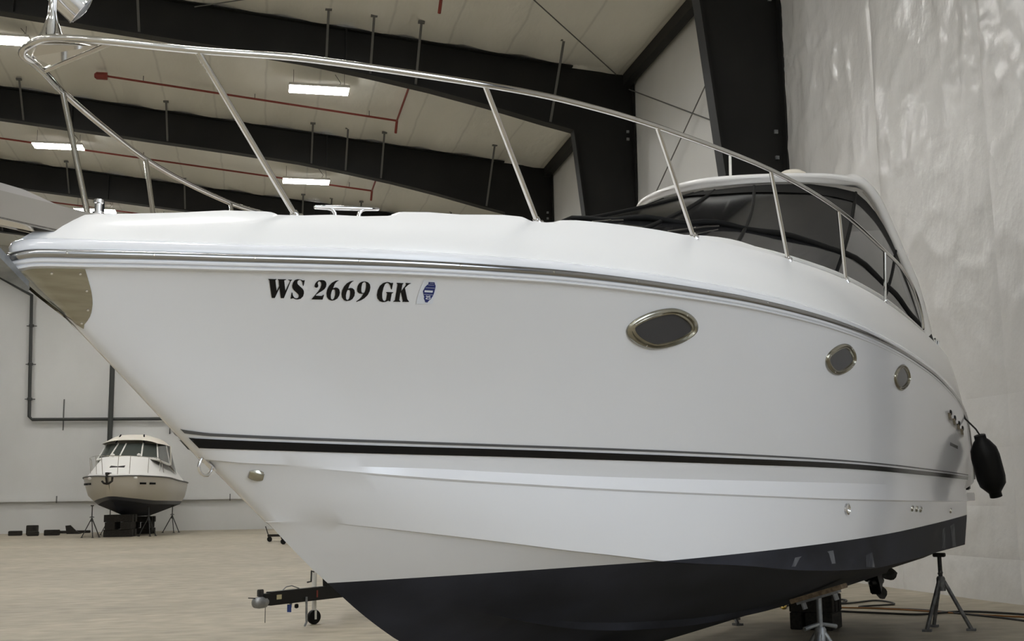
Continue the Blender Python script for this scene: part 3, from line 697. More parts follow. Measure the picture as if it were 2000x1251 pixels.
def lens(a_, hw, hh, ex):
    cs, sn = math.cos(a_), math.sin(a_)
    return hw * math.copysign(abs(cs) ** (2 / ex), cs), hh * math.copysign(abs(sn) ** (2 / ex), sn)
def porthole(u, z, side=1, hw=.272, hh=.102, tilt=.055):
    def ring(hw_, hh_, ex, off):
        out = []
        for k in range(48):
            x, y = lens(2 * math.pi * k / 48 + .001, hw_, hh_, ex)
            out.append(on_hull(u + x, z + y + x * tilt, off, side)[0])
        return out
    fr = MB().grid([ring(hw, hh, 1.75, -.004), ring(hw, hh, 1.75, .008), ring(hw - .010, hh - .007, 1.72, .016), ring(hw - .022, hh - .012, 1.68, .018), ring(hw - .030, hh - .016, 1.62, .006), ring(hw - .036, hh - .020, 1.58, .012), ring(hw - .046, hh - .026, 1.48, .012), ring(hw - .050, hh - .029, 1.45, .002)], close=True)
    po = fr.build('porthole', M_plate, boat, smooth=True, angle=50)
    g = ring(hw - .046, hh - .026, 1.45, .0045); cpt_ = on_hull(u, z, .0045, side)[0]
    MB().add(g + [cpt_], [(i, (i + 1) % 48, 48) for i in range(48)]).build('porthole_glass', M_port, po, smooth=True, angle=180)
    for k in (8, 22, 33, 44):
        x, y = lens(2 * math.pi * k / 48, hw - .02, hh - .012, 1.7)
        q, n2 = on_hull(u + x, z + y + x * tilt, .016, side); MB().lathe([(.006, 0), (.005, .003)], q, n2, 6).build('screw', M_chrome, po)
    return po
for sd in (1, -1):
    for (u, z) in ((3.030, 2.291), (5.172, 2.308), (6.825, 2.318)): porthole(u, z, sd)
# engine-room louvres and badge near the stern
for k, (u, z) in enumerate(((9.23, 2.16), (9.55, 2.125), (9.90, 2.09), (10.22, 2.055))):
    rows = []
    for i in range(7):
        b_ = i / 6
        rows.append([on_hull(u + .10 * b_ + dx, z - .085 * b_ + .015, off)[0] for dx, off in ((-.065 + .05 * b_, .002), (-.03, .026), (.03 - .02 * b_, .02), (.05 - .04 * b_, .002))])
    MB().grid(rows).build('louvre', M_rubber if k % 2 == 9 else M_steel, boat, smooth=True, angle=60)
    q, n2 = on_hull(u + .02, z + .02, .012); MB().lathe([(.030, 0), (.028, .012), (.015, .018)], q, n2, 10).build('louvre_cap', M_rubber, boat)
MB().grid([[on_hull(9.36 + .2 * i, 1.905 - .006 * i - .03 * j, .004)[0] for j in range(2)] for i in range(4)]).build('badge', M_pin, boat)
for (u, z) in ((7.46, 1.302), (7.65, 1.296), (7.84, 1.289), (9.6, 1.25)):
    q, n2 = on_hull(u, z, 0); MB().lathe([(.026, 0), (.024, .014), (.014, .016), (.012, .004)], q, n2, 12).build('drain_fitting', M_steel, boat, smooth=True)
q, n2 = on_hull(5.73, 1.322, 0); MB().lathe([(.042, 0), (.040, .014), (.028, .020), (.022, .006)], q, n2, 16).build('drain_fitting', M_chrome, boat, smooth=True)
# bare scuffed bands in the bottom paint
for o_ in ([(6.22, .90), (6.19, .985), (6.34, 1.0), (6.45, .885)], [(9.36, .90), (9.25, 1.08), (9.37, 1.10), (9.58, .885)], [(9.72, 1.10), (9.98, 1.12), (10.3, .88), (10.05, .885)], [(4.85, .975), (4.9, 1.03), (5.5, 1.05), (5.55, .96)]):
    patch_on_hull('paint_scuff', o_, M_worn, off=.002)

# ---------------------------------------------------------------- bow rail
RAILP = [(.03, .0, 3.048), (.033, .04, 3.065), (.055, .085, 3.083), (.10, .14, 3.088), (.176, .24, 3.084), (.442, .442, 3.097), (.836, .644, 3.153), (1.58, .964, 3.225), (2.097, 1.143, 3.269), (2.791, 1.332, 3.299), (4.064, 1.543, 3.345), (5.417, 1.617, 3.374), (6.936, 1.613, 3.355), (7.659, 1.60, 3.34), (8.29, 1.584, 3.245), (8.66, 1.571, 3.08), (8.72, 1.57, 2.94)]
RAILS = [(.055, -.03, 3.043), (.111, -.06, 3.048), (.27, -.185, 3.079), (.58, -.45, 3.142), (1.02, -.70, 3.155), (1.51, -.937, 3.157), (1.994, -1.111, 3.163), (2.477, -1.254, 3.18), (2.726, -1.317, 3.20), (4.064, -1.543, 3.30), (5.417, -1.617, 3.35), (6.936, -1.613, 3.355), (7.659, -1.60, 3.34), (8.29, -1.584, 3.245), (8.66, -1.571, 3.08), (8.72, -1.57, 2.94)]
def smooth_path(pts, n=6):
    A = [Vector(p) for p in pts]; out = []
    for i in range(len(A) - 1):
        p0, p1, p2, p3 = A[max(i - 1, 0)], A[i], A[i + 1], A[min(i + 2, len(A) - 1)]
        m1 = (p2 - p0) * .5; m2 = (p3 - p1) * .5
        L_ = (p2 - p1).length
        if m1.length > L_: m1 *= L_ / m1.length
        if m2.length > L_: m2 *= L_ / m2.length
        for k in range(n):
            t = k / n
            out.append(p1 * (2*t**3-3*t*t+1) + m1 * (t**3-2*t*t+t) + p2 * (-2*t**3+3*t*t) + m2 * (t**3-t*t))
    out.append(A[-1]); return out
rail_pts = smooth_path([P(*q) for q in reversed(RAILS)] + [P(*q) for q in RAILP])
bow_rail = MB().tube(rail_pts, .0145, 14).build('bow_rail', M_steel, boat, smooth=True, angle=60); bow_rail['label'] = 'polished steel tube rail round the foredeck'
def deck_pt(u, side=1, inb=.012): return P(u, side * (b_deck(u) - inb), z_deck(u) - .004)
POSTS = [((.442, .442, 3.097), 1.03), ((1.64, .985, 3.230), 2.215), ((2.791, 1.332, 3.299), 3.42), ((4.064, 1.543, 3.345), 4.56), ((5.417, 1.617, 3.374), 5.70), ((6.936, 1.613, 3.355), 6.97)]
for tp, ub in POSTS:
    for sd in (1, -1):
        top = P(tp[0], tp[1], tp[2])
        if sd < 0:
            if tp[0] < .5: top = P(.58, -.45, 3.142)
            elif tp[0] < 2: top = P(1.51, -.937, 3.157)
            elif tp[0] < 3: top = P(2.477, -1.254, 3.18)
            else: top = P(tp[0], -tp[1], tp[2] - .02)
        base = deck_pt(ub, sd)
        if sd < 0 and tp[0] < .5: base = deck_pt(.50, -1, .02)
        elif sd < 0 and tp[0] < 2: base = deck_pt(1.2, -1, .02)
        elif sd < 0 and tp[0] < 3: base = deck_pt(2.2, -1)
        po = MB().tube([base, top], .0125, 12).build('rail_post', M_steel, boat, smooth=True, angle=60)
        dr = (top - base).normalized()
        MB().lathe([(.030, 0), (.028, .006), (.019, .012), (.017, .030)], base, dr, 14).build('post_base', M_chrome, po, smooth=True, angle=50)
# plate, cross brace and searchlight at the rail tip
MB().tube([P(.255, -.17, 3.076), P(.20, .262, 3.084)], .012, 10).build('rail_cross_tube', M_steel, boat, smooth=True, angle=60)
tip = MB(); tip.prism([P(.05, .05, 3.066), P(.19, .20, 3.078), P(.22, -.08, 3.068), P(.10, -.04, 3.055)], (0, 0, .010)); tip.build('light_mounting_plate', M_steel, boat)
LB = P(.10, .06, 3.085)
MB().lathe([(.066, 0), (.064, .006), (.050, .010), (.040, .030), (.022, .085), (.015, .12), (.014, .17)], LB, (0, 0, 1), 24).build('searchlight_stand', M_chrome, boat, smooth=True, angle=40)
lamp_ax = Vector((.55, -.30, -.42)).normalized(); LC = P(.185, .05, 3.285)
light = MB().lathe([(.03, -.09), (.05, -.07), (.060, -.02), (.064, .04), (.067, .05), (.062, .052), (.059, .048)], LC, lamp_ax, 28).build('searchlight', M_chrome, boat, smooth=True, angle=40)
MB().lathe([(.060, .046), (.055, .056), (.03, .063), (.001, .066)], LC, lamp_ax, 28).build('searchlight_lens', mat('clear_lens', (.75, .76, .78), .08, spec=.6, trans=.6), light, smooth=True)

# cleat, deck bollard
c0, c1 = Vector(deck_pt(1.12, 1, .03)), Vector(deck_pt(1.385, 1, .03)); c0.z += .0; c1.z += .0
ax = (c1 - c0).normalized(); up = Vector((0, 0, 1)); mid = (c0 + c1) / 2 + up * .046; hl = .155
cl = MB().tube([mid - ax * hl, mid - ax * (hl - .006), mid - ax * .09, mid, mid + ax * .09, mid + ax * (hl - .006), mid + ax * hl], [.006, .0085, .010, .0105, .010, .0085, .006], 12)
cleat = cl.build('mooring_cleat', M_chrome, boat, smooth=True, angle=60); cleat['label'] = 'large chrome two-legged cleat'
for sg in (-1, 1):
    MB().tube([mid + ax * sg * .10 + up * -.002, mid + ax * sg * .070 - up * .006, mid + ax * sg * .058 - up * .022, mid + ax * sg * .054 - up * .056], [.006, .009, .0085, .010], 10).build('cleat_leg', M_chrome, cleat, smooth=True, angle=60)
    MB().lathe([(.022, 0), (.020, .006), (.010, .010)], mid + ax * sg * .054 - up * .056, up, 14).build('cleat_foot', M_chrome, cleat, smooth=True)
MB().lathe([(.022, 0), (.022, .008), (.014, .010), (.014, .04), (.019, .044), (.019, .056), (.012, .060)], P(.415, -.02, 2.525), up, 18).build('deck_bollard', M_chrome, boat, smooth=True, angle=40)
MB().lathe([(.013, 0), (.013, .055), (.010, .058)], P(.45, -.045, 2.53), up, 14).build('deck_filler', M_rubber, boat, smooth=True, angle=40)
for (u, sd) in ((9.9, 1), (11.1, 1)):
    q = P(u, b_deck(u) - .02, z_deck(u)); 
    cc = MB().tube([q + Vector((-.12, 0, .07)), q + Vector((.12, 0, .07))], .010, 8); cc.tube([q + Vector((-.05, 0, 0)), q + Vector((-.05, 0, .07))], .008, 8); cc.tube([q + Vector((.05, 0, 0)), q + Vector((.05, 0, .07))], .008, 8)
    cc.build('stern_cleat', M_chrome, boat, smooth=True, angle=60)

# ---------------------------------------------------------------- anchor on its roller
roller = MB()
for v in (-.045, .045): roller.prism([P(.34, v, 2.50), P(-.30, v, 2.50), P(-.36, v, 2.44), P(-.30, v, 2.40), P(.20, v, 2.40)], P(0, .006, 0))
roller.prism([P(.34, -.045, 2.405), P(-.28, -.045, 2.40), P(-.28, .051, 2.40), P(.34, .051, 2.405)], (0, 0, .006))
roller.build('bow_roller', M_steel, boat)
MB().lathe([(.028, -.038), (.018, 0), (.028, .038)], P(-.30, 0, 2.445), (0, 1, 0), 14).build('roller_wheel', M_rubber, boat)
anchor = thing('anchor', 'polished steel plough anchor stowed on the bow roller of the big cruiser', 'anchor', BO, HEAD)
MB().prism([P(.26, -.022, 2.50), P(.05, -.022, 2.535), P(-.30, -.022, 2.545), P(-.46, -.022, 2.46), P(-.44, -.022, 2.40), P(-.28, -.022, 2.455), P(.05, -.022, 2.452), P(.26, -.022, 2.44)], P(0, .044, 0)).build('shank', M_chrome, anchor, bevel=.006)
rows = []
for i in range(11):
    t = i / 10; u = -.50 + t * .60; zc = 2.345 - .16 * t ** 1.3; w = .12 * math.sin(math.pi * (.22 + .76 * t)) ** 1.3 + .005; hh_ = .040 * (1 - t) + .020
    rows.append([P(u, w * s_, zc + .07 * abs(s_) * (1 - t * .8) + hh_ * .5) for s_ in (-1, -.6, -.25, 0, .25, .6, 1)] + [P(u, w * s_ * .97, zc + .07 * abs(s_) * (1 - t * .8) - hh_ * .5) for s_ in (1, .6, .25, 0, -.25, -.6, -1)])
MB().grid(rows, close=True).build('fluke', M_greysteel, anchor, smooth=True, angle=40)
MB().bar(P(-.43, 0, 2.43), P(-.36, 0, 2.32), .03, .05).build('fluke_stock', M_chrome, anchor, bevel=.005)

# ---------------------------------------------------------------- windscreen, enclosure, hardtop
BASE = [(3.75, 0, 3.10), (3.85, .45, 3.07), (4.15, .82, 3.05), (4.6, 1.06, 3.06), (5.48, 1.245, 3.09), (6.6, 1.37, 3.11), (7.7, 1.42, 3.10), (8.6, 1.435, 3.06), (9.42, 1.44, 3.01)]
TOP = [(7.22, 0, 4.13), (7.35, .42, 4.15), (7.62, .68, 4.19), (7.97, .91, 4.225), (8.32, 1.085, 4.225), (8.55, 1.19, 4.12), (8.82, 1.29, 3.88), (9.12, 1.37, 3.50), (9.43, 1.44, 3.03)]
def curve_fn(pts):
    xs = [i / (len(pts) - 1) for i in range(len(pts))]; F = [pchip(xs, [p[k] for p in pts]) for k in range(3)]
    return lambda t: np.array([f(t) for f in F])
fB, fT = curve_fn(BASE), curve_fn(TOP)
remap = pchip([0, .25, .375, .5, .625, .75, 1], [0, .04, .11, .25, .58, .79, 1])
def scr(tau, t, off=0.0):
    a_ = abs(tau); q = fB(a_) + (fT(remap(a_)) - fB(a_)) * t
    bl = math.sin(math.pi * t) * (1 - a_) ; q[2] += -.02 * bl; q[1] += .06 * math.sin(math.pi * t) * min(1, a_ * 3) * (1 - a_)
    return P(q[0], q[1] if tau >= 0 else -q[1], q[2] + off)
TSPLIT = .22
EDGES = [-1, -.70, -.40, -.20, 0, .20, .40, .60, .76, 1]
for a_, b_ in zip(EDGES[:-1], EDGES[1:]):
    side = max(abs(a_), abs(b_)) > .62
    for t0, t1, nm, mt in ((0, TSPLIT, 'windscreen_pane', M_sideglass if side else M_glass), (TSPLIT, 1, 'clear_vinyl_panel', M_sideglass if side else M_vinyl)):
        rows = [[scr(a_ + (b_ - a_) * i / 14, t0 + (t1 - t0) * j / 6) for j in range(7)] for i in range(15)]
        MB().grid(rows).build(nm, mt, boat, smooth=True, angle=180)
for e in EDGES[1:-1]:
    MB().tube([scr(e, t / 8, .006) for t in range(9)], .014, 8).build('windscreen_mullion', M_canvas, boat, smooth=True, angle=60)
MB().tube([scr(-1 + 2 * i / 60, TSPLIT, .012) + Vector((0, 0, .012 * math.sin(i * 1.3))) for i in range(61)], .024, 8).build('windscreen_top_rail', M_canvas, boat, smooth=True, angle=60)
MB().tube([scr(-1 + 2 * i / 60, 0, .0) for i in range(61)], .016, 8).build('windscreen_sill', M_whitepaint, boat, smooth=True, angle=60)
MB().grid([[scr(-1 + 2 * i / 60, 1 - .07 * j, .012) for j in range(3)] for i in range(61)]).build('canvas_band', M_canvas, boat, smooth=True, angle=180)
for tau in (-.22, .04, .25):
    w = MB(); b0 = scr(tau, .03, .015); b1 = scr(tau + .07, .16, .02)
    w.tube([b0, b1], .007, 6); w.tube([b1 + (b1 - b0) * -.2 - Vector((.10, 0, .02)), b1 + Vector((.16, -.02, .03))], .006, 6)
    w.build('wiper', M_steel, boat)
# black canopy aft of the arch leg
cs = []
for i in range(9):
    t = i / 8; cs.append([P(9.55 + 1.15 * t, 1.44 - .03 * t, 3.0 - .12 * t), P(9.50 + 1.20 * t, 1.41 - .04 * t, 3.42 - .50 * t), P(9.50 + 1.20 * t, 1.38 - .04 * t, 3.42 - .50 * t), P(9.55 + 1.15 * t, 1.41 - .03 * t, 3.0 - .12 * t)])
MB().grid(cs).build('side_curtain', M_canvas, boat)
MB().grid([[Vector((q.x, -q.y, q.z)) for q in r] for r in cs]).build('side_curtain', M_canvas, boat)
# arch: a rounded white band up the legs and round the roof front
ARCH = [(9.50, 1.455, 2.96), (9.22, 1.41, 3.42), (8.95, 1.34, 3.74), (8.72, 1.26, 4.06), (8.52, 1.205, 4.23), (8.33, 1.13, 4.33), (8.02, .97, 4.335), (7.70, .75, 4.30), (7.45, .52, 4.265), (7.26, .25, 4.240), (7.20, 0, 4.235)]
apts = smooth_path([P(*q) for q in ARCH] + [P(q[0], -q[1], q[2]) for q in reversed(ARCH[:-1])], 5)
rows = []
for i, q in enumerate(apts):
    t = (apts[min(i + 1, len(apts) - 1)] - apts[max(i - 1, 0)]).normalized()
    aft = Vector((1, 0, 0)); aft = (aft - t * aft.dot(t)).normalized(); sd_ = t.cross(aft).normalized()
    w1, w2 = .052, .22
    rows.append([q + Vector((0, 0, -.008)) + sd_ * w1 * math.cos(a_) + aft * (w2 * .5 - w2 * .5 * math.sin(a_)) for a_ in [2 * math.pi * k / 16 for k in range(16)]])
arch = MB().grid(rows, close=True).build('radar_arch', M_deck, boat, smooth=True, angle=70); arch['label'] = 'white arch framing the windscreen'
# roof panel
def roof_edge(u):      # half width of the roof at u
    return pchip([7.20, 7.26, 7.45, 7.70, 8.02, 8.33, 8.6, 9.3, 10.0], [0, .25, .52, .75, .97, 1.13, 1.17, 1.17, 1.10])(u)
rr = []
for u in [7.201, 7.22, 7.26, 7.35, 7.45, 7.6, 7.8, 8.02, 8.33, 8.6, 9.0, 9.5, 10.0]:
    w = roof_edge(u); ze = pchip([7.2, 7.7, 8.33, 9.2, 10], [4.235, 4.30, 4.335, 4.32, 4.26])(u)
    rr.append([P(u, w * s_, ze - .02 + .05 * (1 - s_ * s_) * smooth01(u, 7.2, 8.4)) for s_ in [x / 8 for x in range(-8, 9)]])
rb = MB().grid(rr); rb.grid([[q - Vector((0, 0, .05)) for q in r] for r in rr]); rb.build('hardtop', M_deck, boat, smooth=True, angle=50)
# roof gear
an = MB().tube([P(7.96, 0.02, 4.36), P(7.98, 0.02, 4.66)], .014, 8).build('antenna_mast', M_whitepaint, boat, smooth=True)
MB().lathe([(.13, 0), (.14, .02), (.13, .05), (.09, .075), (.02, .082)], P(8.02, .60, 4.35), (0, 0, 1), 20).build('satellite_dome', M_cream, boat, smooth=True, angle=60)
MB().box(P(9.42, 1.36, 3.63), (.08, .05, .06)).build('speaker', M_rubber, boat, bevel=.01)
MB().lathe([(.03, 0), (.02, .05)], P(8.9, -.2, 4.36), (0, 0, 1), 10).build('masthead_light', M_whitepaint, boat)

# stern drives
def stern_drive(v):
    r = MB(); r.prism([P(10.95, v - .07, .95), P(11.30, v - .07, .90), P(11.36, v - .07, .75), P(11.26, v - .05, .40), P(11.12, v - .04, .30), P(11.08, v - .05, .42), P(10.95, v - .07, .65)], P(0, .12, 0))
    sd_ = r.build('stern_drive', M_rubber, boat, bevel=.012)
    MB().lathe([(.02, -.3), (.055, -.2), (.06, 0), (.05, .16), (.02, .2)], P(11.28, v, .44), (1, 0, 0), 14).build('gear_case', M_rubber, sd_, smooth=True)
    for k in range(3):
        a0 = k * 2.094 + v; rows = []
        for i in range(6):
            t = i / 5; rr_ = .05 + .16 * t; w = .6 * math.sin(math.pi * (.2 + .7 * t))
            rows.append([P(11.44 + .05 * s_, v, .44) + Vector((0, rr_ * math.cos(a0 + w * s_), rr_ * math.sin(a0 + w * s_))) for s_ in (-1, 0, 1)])
        MB().grid(rows).build('propeller_blade', M_darkstand, sd_, smooth=True)
stern_drive(.45); stern_drive(-.45)

# fender
fr = thing('fender', 'black inflatable fender hanging at the stern of the big cruiser', 'fender', BO, HEAD)
T0, T1 = P(10.80, 1.72, 2.03), P(10.98, 1.82, 1.37); L_ = (T1 - T0).length
MB().lathe([(.045, 0), (.06, .005), (.062, .05), (.085, .075), (.135, .16), (.148, .24), (.148, L_ - .22), (.135, L_ - .14), (.08, L_ - .07), (.065, L_ - .05), (.065, L_ - .004), (.045, L_)], T0, (T1 - T0), 24).build('fender_body', M_rubber, fr, smooth=True, angle=50)
MB().tube([T0, T0 + Vector((-.02, .03, .06)), P(10.72, 1.60, 2.20), P(10.70, 1.52, 2.42)], .009, 6).build('fender_line', M_cord, fr)
# ================================================================== SUPPORTS UNDER THE BIG CRUISER
def boat_world(u, v, z=0.0): return boat_copies_keep @ P(u, v, z)
def bottom_z(u, v):
    loc, nor, idx, d_ = HULL_BVH.ray_cast(P(u, v, -1), Vector((0, 0, 1)))
    return loc.z if loc else .8

def jack_stand(label, u, v, rz, m_, m2, board=False, spread=.34, hubz=.44, loc=None, ztop=None, head=True):
    w = boat_world(u, v) if loc is None else Vector(loc); w.z = 0
    zt = (bottom_z(u, v) if ztop is None else ztop) - .012
    r = thing('jack_stand', label, 'boat stand', w, rz, 'screw jack stands')
    for k in range(3 if not board else 4):
        a_ = 2 * math.pi * k / (3 if not board else 4) + .5
        f_ = Vector((spread * math.cos(a_), spread * math.sin(a_), .02))
        MB().tube([f_, Vector((.03 * math.cos(a_), .03 * math.sin(a_), hubz))], .021, 8).build('leg', m_, r, smooth=True, angle=60)
        MB().box((f_.x, f_.y, .012), (.09, .09, .024)).build('foot', m_, r)
    MB().lathe([(.045, hubz - .10), (.045, hubz + .03), (.034, hubz + .05)], (0, 0, 0), (0, 0, 1), 12).build('hub', m_, r, smooth=True, angle=50)
    MB().tube([(0, 0, hubz), (0, 0, zt - .05)], .022, 10).build('screw', m2, r, smooth=True, angle=60)
    hz = hubz + .10 if not board else hubz + .06
    hd = MB(); L_ = .17 if board else .09
    hd.tube([(-L_, 0, hz - .018), (-L_ * .5, 0, hz - .002), (0, 0, hz + .012), (L_ * .5, 0, hz - .002), (L_, 0, hz - .018)], [.018, .016, .014, .016, .018], 8)
    hd.build('turning_handle', m2, r, smooth=True, angle=60)
    if head:
        if board:
            sl = (bottom_z(u, v + .12) - bottom_z(u, v - .12)) / .24; ang = math.atan(sl) * .8
            R3 = Matrix.Rotation(HEAD - rz, 3, 'Z') @ Matrix.Rotation(-ang, 3, 'X')
            MB().box((0, 0, zt - .024), (.20, .42, .036), R3).build('top_board', M_wood, r, bevel=.004)
            MB().box((0, 0, zt - .052), (.10, .34, .02), R3).build('head_plate', m2, r)
            for s_ in (-1, 1): MB().box(R3 @ Vector((0, s_ * .13, -.03)) + Vector((0, 0, zt - .055)), (.10, .012, .05), R3).build('head_gusset', m2, r)
        else:
            MB().box((0, 0, zt - .03), (.12, .12, .04)).build('head_pad', M_darkwood, r, bevel=.006)
    return r
jack_stand('galvanised stand with a tilted board pushed up under the dark hull', 6.62, 1.02, .35, M_greysteel, M_greysteel, board=True, hubz=.37, spread=.26)
jack_stand('dark tripod stand under the stern corner beside the fender', 10.66, 1.25, .9, M_stand, M_darkstand, spread=.27, hubz=.50)
jack_stand('tripod stand hidden under the far side of the stern', 10.5, -1.15, .2, M_stand, M_darkstand, spread=.36, hubz=.50)
jack_stand('tripod stand hidden under the far side of the middle', 5.9, -.95, .4, M_stand, M_darkstand, spread=.36, hubz=.42)

def block_stack(label, u, w, l, n):
    top = bottom_z(u, 0.0) - .008; h = top / n
    r = thing('keel_block', label, 'wood block', boat_world(u, 0), HEAD, 'timber blocks under the keel')
    for k in range(n):
        m1, m2_ = (l, w) if k % 2 else (w, l)
        for s_ in (-1, 0, 1):
            if k % 2: MB().box((s_ * m2_ * .36, 0, h * (k + .5)), (m2_ * .26, m1, h * .97)).build('timber', M_darkwood, r, bevel=.006)
            else: MB().box((0, s_ * m2_ * .36, h * (k + .5)), (m1, m2_ * .26, h * .97)).build('timber', M_darkwood, r, bevel=.006)
    return r
block_stack('dark timber block stack under the stern end of the keel', 10.3, .42, .46, 2)
block_stack('dark timber block stack under the middle of the keel', 4.6, .6, .6, 2)
# cords lying on the floor behind the stand
def cord(label, pts, m_, r, grp='cords on the floor'):
    sp = smooth_path([Vector((x, y, r + .002 + (z if len(q) > 2 else 0))) for q in pts for x, y, z in [(*q, 0)[:3]]], 8)
    return tag(MB().tube(sp, r, 6).build('power_cord', m_, smooth=True, angle=180), label, 'cord', grp)
random.seed(3)
cord('black cord winding over the floor under the stern', [(5.6, 13.6), (6.2, 14.2), (6.9, 14.6), (7.46, 14.49), (8.05, 14.75), (8.0, 14.2), (7.4, 14.0), (7.87, 13.44), (8.03, 13.04), (8.2, 12.4), (8.27, 11.96), (8.2, 10.8)], M_cord, .012)
cord('second black cord looping behind the stern stand', [(5.9, 14.6), (6.8, 15.3), (7.7, 15.0), (7.2, 14.3), (6.7, 13.9), (7.33, 13.1), (7.6, 12.9), (8.3, 13.0), (8.75, 12.2), (8.45, 10.9)], M_cord, .014)
cord('orange-brown cord running along the floor to the right', [(7.0, 14.1), (7.6, 13.7), (8.25, 12.6), (8.62, 12.05), (8.6, 11.2), (8.4, 10.2)], M_orange, .010)
cord('yellow cord bunched on the floor behind the keel', [(5.75, 13.9), (5.95, 14.25), (6.2, 14.1), (6.35, 14.5), (6.52, 14.45), (6.45, 14.15), (6.7, 14.6), (6.95, 14.95), (7.1, 15.0), (7.0, 14.7), (6.8, 14.75)], M_yellow, .014)

# ================================================================== TRAILER BEHIND THE BOW
tr = thing('boat_trailer', 'black trailer tongue with silver coupler and jack wheel behind the bow', 'trailer', (-.06, 13.55, 0), math.radians(45.5))
TZ = .36
tb = MB(); tb.box((.95, 0, TZ), (1.45, .085, .15)); tb.build('tongue_beam', M_black_steel, tr, bevel=.006)
tb = MB(); tb.box((.30, 0, TZ - .005), (.36, .10, .13)); tb.build('coupler_sleeve', M_black_steel, tr, bevel=.008)
MB().lathe([(.02, -.16), (.055, -.14), (.066, -.08), (.066, .0), (.05, .03)], (.16, 0, TZ - .03), (1, 0, 0), 16).build('coupler', M_greysteel, tr, smooth=True, angle=50)
MB().box((.10, 0, TZ + .07), (.07, .05, .08)).build('latch_lever', M_darkstand, tr, bevel=.008)
MB().bar((.02, 0, TZ + .02), (-.08, 0, TZ + .03), .012, .012).build('latch_pin', M_darkstand, tr)
MB().box((.33, .0, TZ + .062), (.20, .07, .012)).build('warning_plate', M_whitepaint, tr)
MB().box((.34, -.054, TZ + .012), (.075, .004, .05)).build('rating_label', mat('pale_yellow_label', (.55, .5, .32), .5), tr)
MB().box((.98, -.045, TZ + .0), (.022, .004, .08)).build('reflector', M_red, tr)
jx = 1.06
MB().tube([(jx, .075, .14), (jx, .075, .66)], .028, 12).build('jack_tube', M_whitepaint, tr, smooth=True, angle=60)
MB().tube([(jx, .075, .60), (jx - .10, .03, .62), (jx - .105, .03, .50), (jx - .22, -.02, .50)], .010, 8).build('jack_crank', M_darkstand, tr)
MB().lathe([(.03, -.03), (.078, -.027), (.085, -.015), (.085, .015), (.078, .027), (.03, .03)], (jx, .075, .086), (.25, 1, 0), 20).build('jack_wheel', M_rubber, tr, smooth=True, angle=40)
for s_ in (-1, 1): MB().box((jx + s_ * .01, .075 + s_ * .036, .11), (.03, .008, .10)).build('wheel_fork', M_whitepaint, tr)
MB().tube([(.78, -.06, TZ - .02), (.78, -.062, .22), (.785, -.06, .06), (.76, -.055, .012)], .014, 6).build('drop_leg', M_greysteel, tr)
MB().box((.54, -.02, TZ - .13), (.004, .06, .085)).build('hanging_tag', mat('blue_tag', (.03, .07, .30), .4), tr)
MB().tube([(.54, -.02, TZ - .06), (.56, -.02, TZ - .09), (.58, -.01, TZ - .12), (.60, 0, TZ - .07)], .008, 6).build('safety_chain', M_greysteel, tr)
MB().lathe([(.012, 0), (.024, .01), (.024, .04), (.012, .05)], (.67, -.01, TZ - .14), (0, 0, 1), 10).build('breakaway_plug', M_rubber, tr)
MB().tube([(.20, .02, TZ - .07), (.20, .02, TZ - .26)], .004, 5).build('tether', M_darkstand, tr)
MB().tube([(.44, 0, TZ + .07), (.52, .01, TZ + .11), (.62, .02, TZ + .115), (.72, .0, TZ + .08)], .006, 6).build('wire_loop', M_greysteel, tr)
MB().lathe([(.012, 0), (.042, .004), (.045, .05), (.03, .055)], (1.42, -.05, TZ), (0, -1, 0), 12).build('winch_drum', M_greysteel, tr)
MB().prism([(1.16, -.03, TZ + .07), (1.72, -.03, TZ + .07), (1.72, -.03, TZ + .60), (1.14, -.03, TZ + .40)], (0, .06, 0)).build('winch_post', M_black_steel, tr)
for s_ in (-1, 1): MB().bar((1.5, s_ * .03, TZ), (2.4, s_ * .65, TZ), .06, .12).build('side_rail', M_black_steel, tr); MB().bar((2.4, s_ * .65, TZ), (4.2, s_ * .65, TZ), .06, .12).build('side_rail', M_black_steel, tr)
for x in (2.4, 3.2, 4.15): MB().bar((x, -.65, TZ - .02), (x, .65, TZ - .02), .06, .08).build('cross_member', M_black_steel, tr)
for s_ in (-1, 1):
    MB().lathe([(.10, -.09), (.27, -.085), (.29, -.06), (.29, .06), (.27, .085), (.10, .09)], (3.4, s_ * .84, .29), (0, 1, 0), 24).build('trailer_wheel', M_rubber, tr, smooth=True, angle=40)

# ================================================================== THE FAR CRUISER AND ITS STANDS
FB = Vector((-6.28, 52.0, 0)); FH = math.radians(90 - 5)
far = thing('far_cruiser', 'small white cabin cruiser with cream top parked on stands by the far wall', 'boat', FB, FH)
fz_rail = pchip([0, 1, 3, 6, 10], [2.56, 2.60, 2.58, 2.48, 2.42]); fb_rail = plan(1.92, 5, 2.2, 1.7, 0, .05)
fz_kn = pchip([.5, 1.5, 4, 10], [1.95, 1.86, 1.78, 1.74]); fb_kn = blunt(plan(1.74, 5, 2.2, 1.6, .3), .5)
fz_ch = pchip([1.05, 2, 4, 10], [1.60, 1.52, 1.38, 1.36]); fb_ch = blunt(plan(1.45, 5.5, 2.1, 1.42, .8), 1.05)
fz_k = pchip([1.05, 1.8, 2.8, 4.5, 10], [1.60, 1.25, .98, .84, .82])
def fsec(s):
    L_ = 10.0
    def q(u0, b, zf):
        u = u0 + (L_ - u0) * s; return np.array([u, b(u) if s > 0 else 0, zf(u)])
    k, c, n_, r = q(1.05, lambda u: 0, fz_k), q(1.05, fb_ch, fz_ch), q(.5, fb_kn, fz_kn), q(0, fb_rail, fz_rail)
    return k, c, n_, r
fs = [fsec((i / 40) ** 1.5) for i in range(41)]
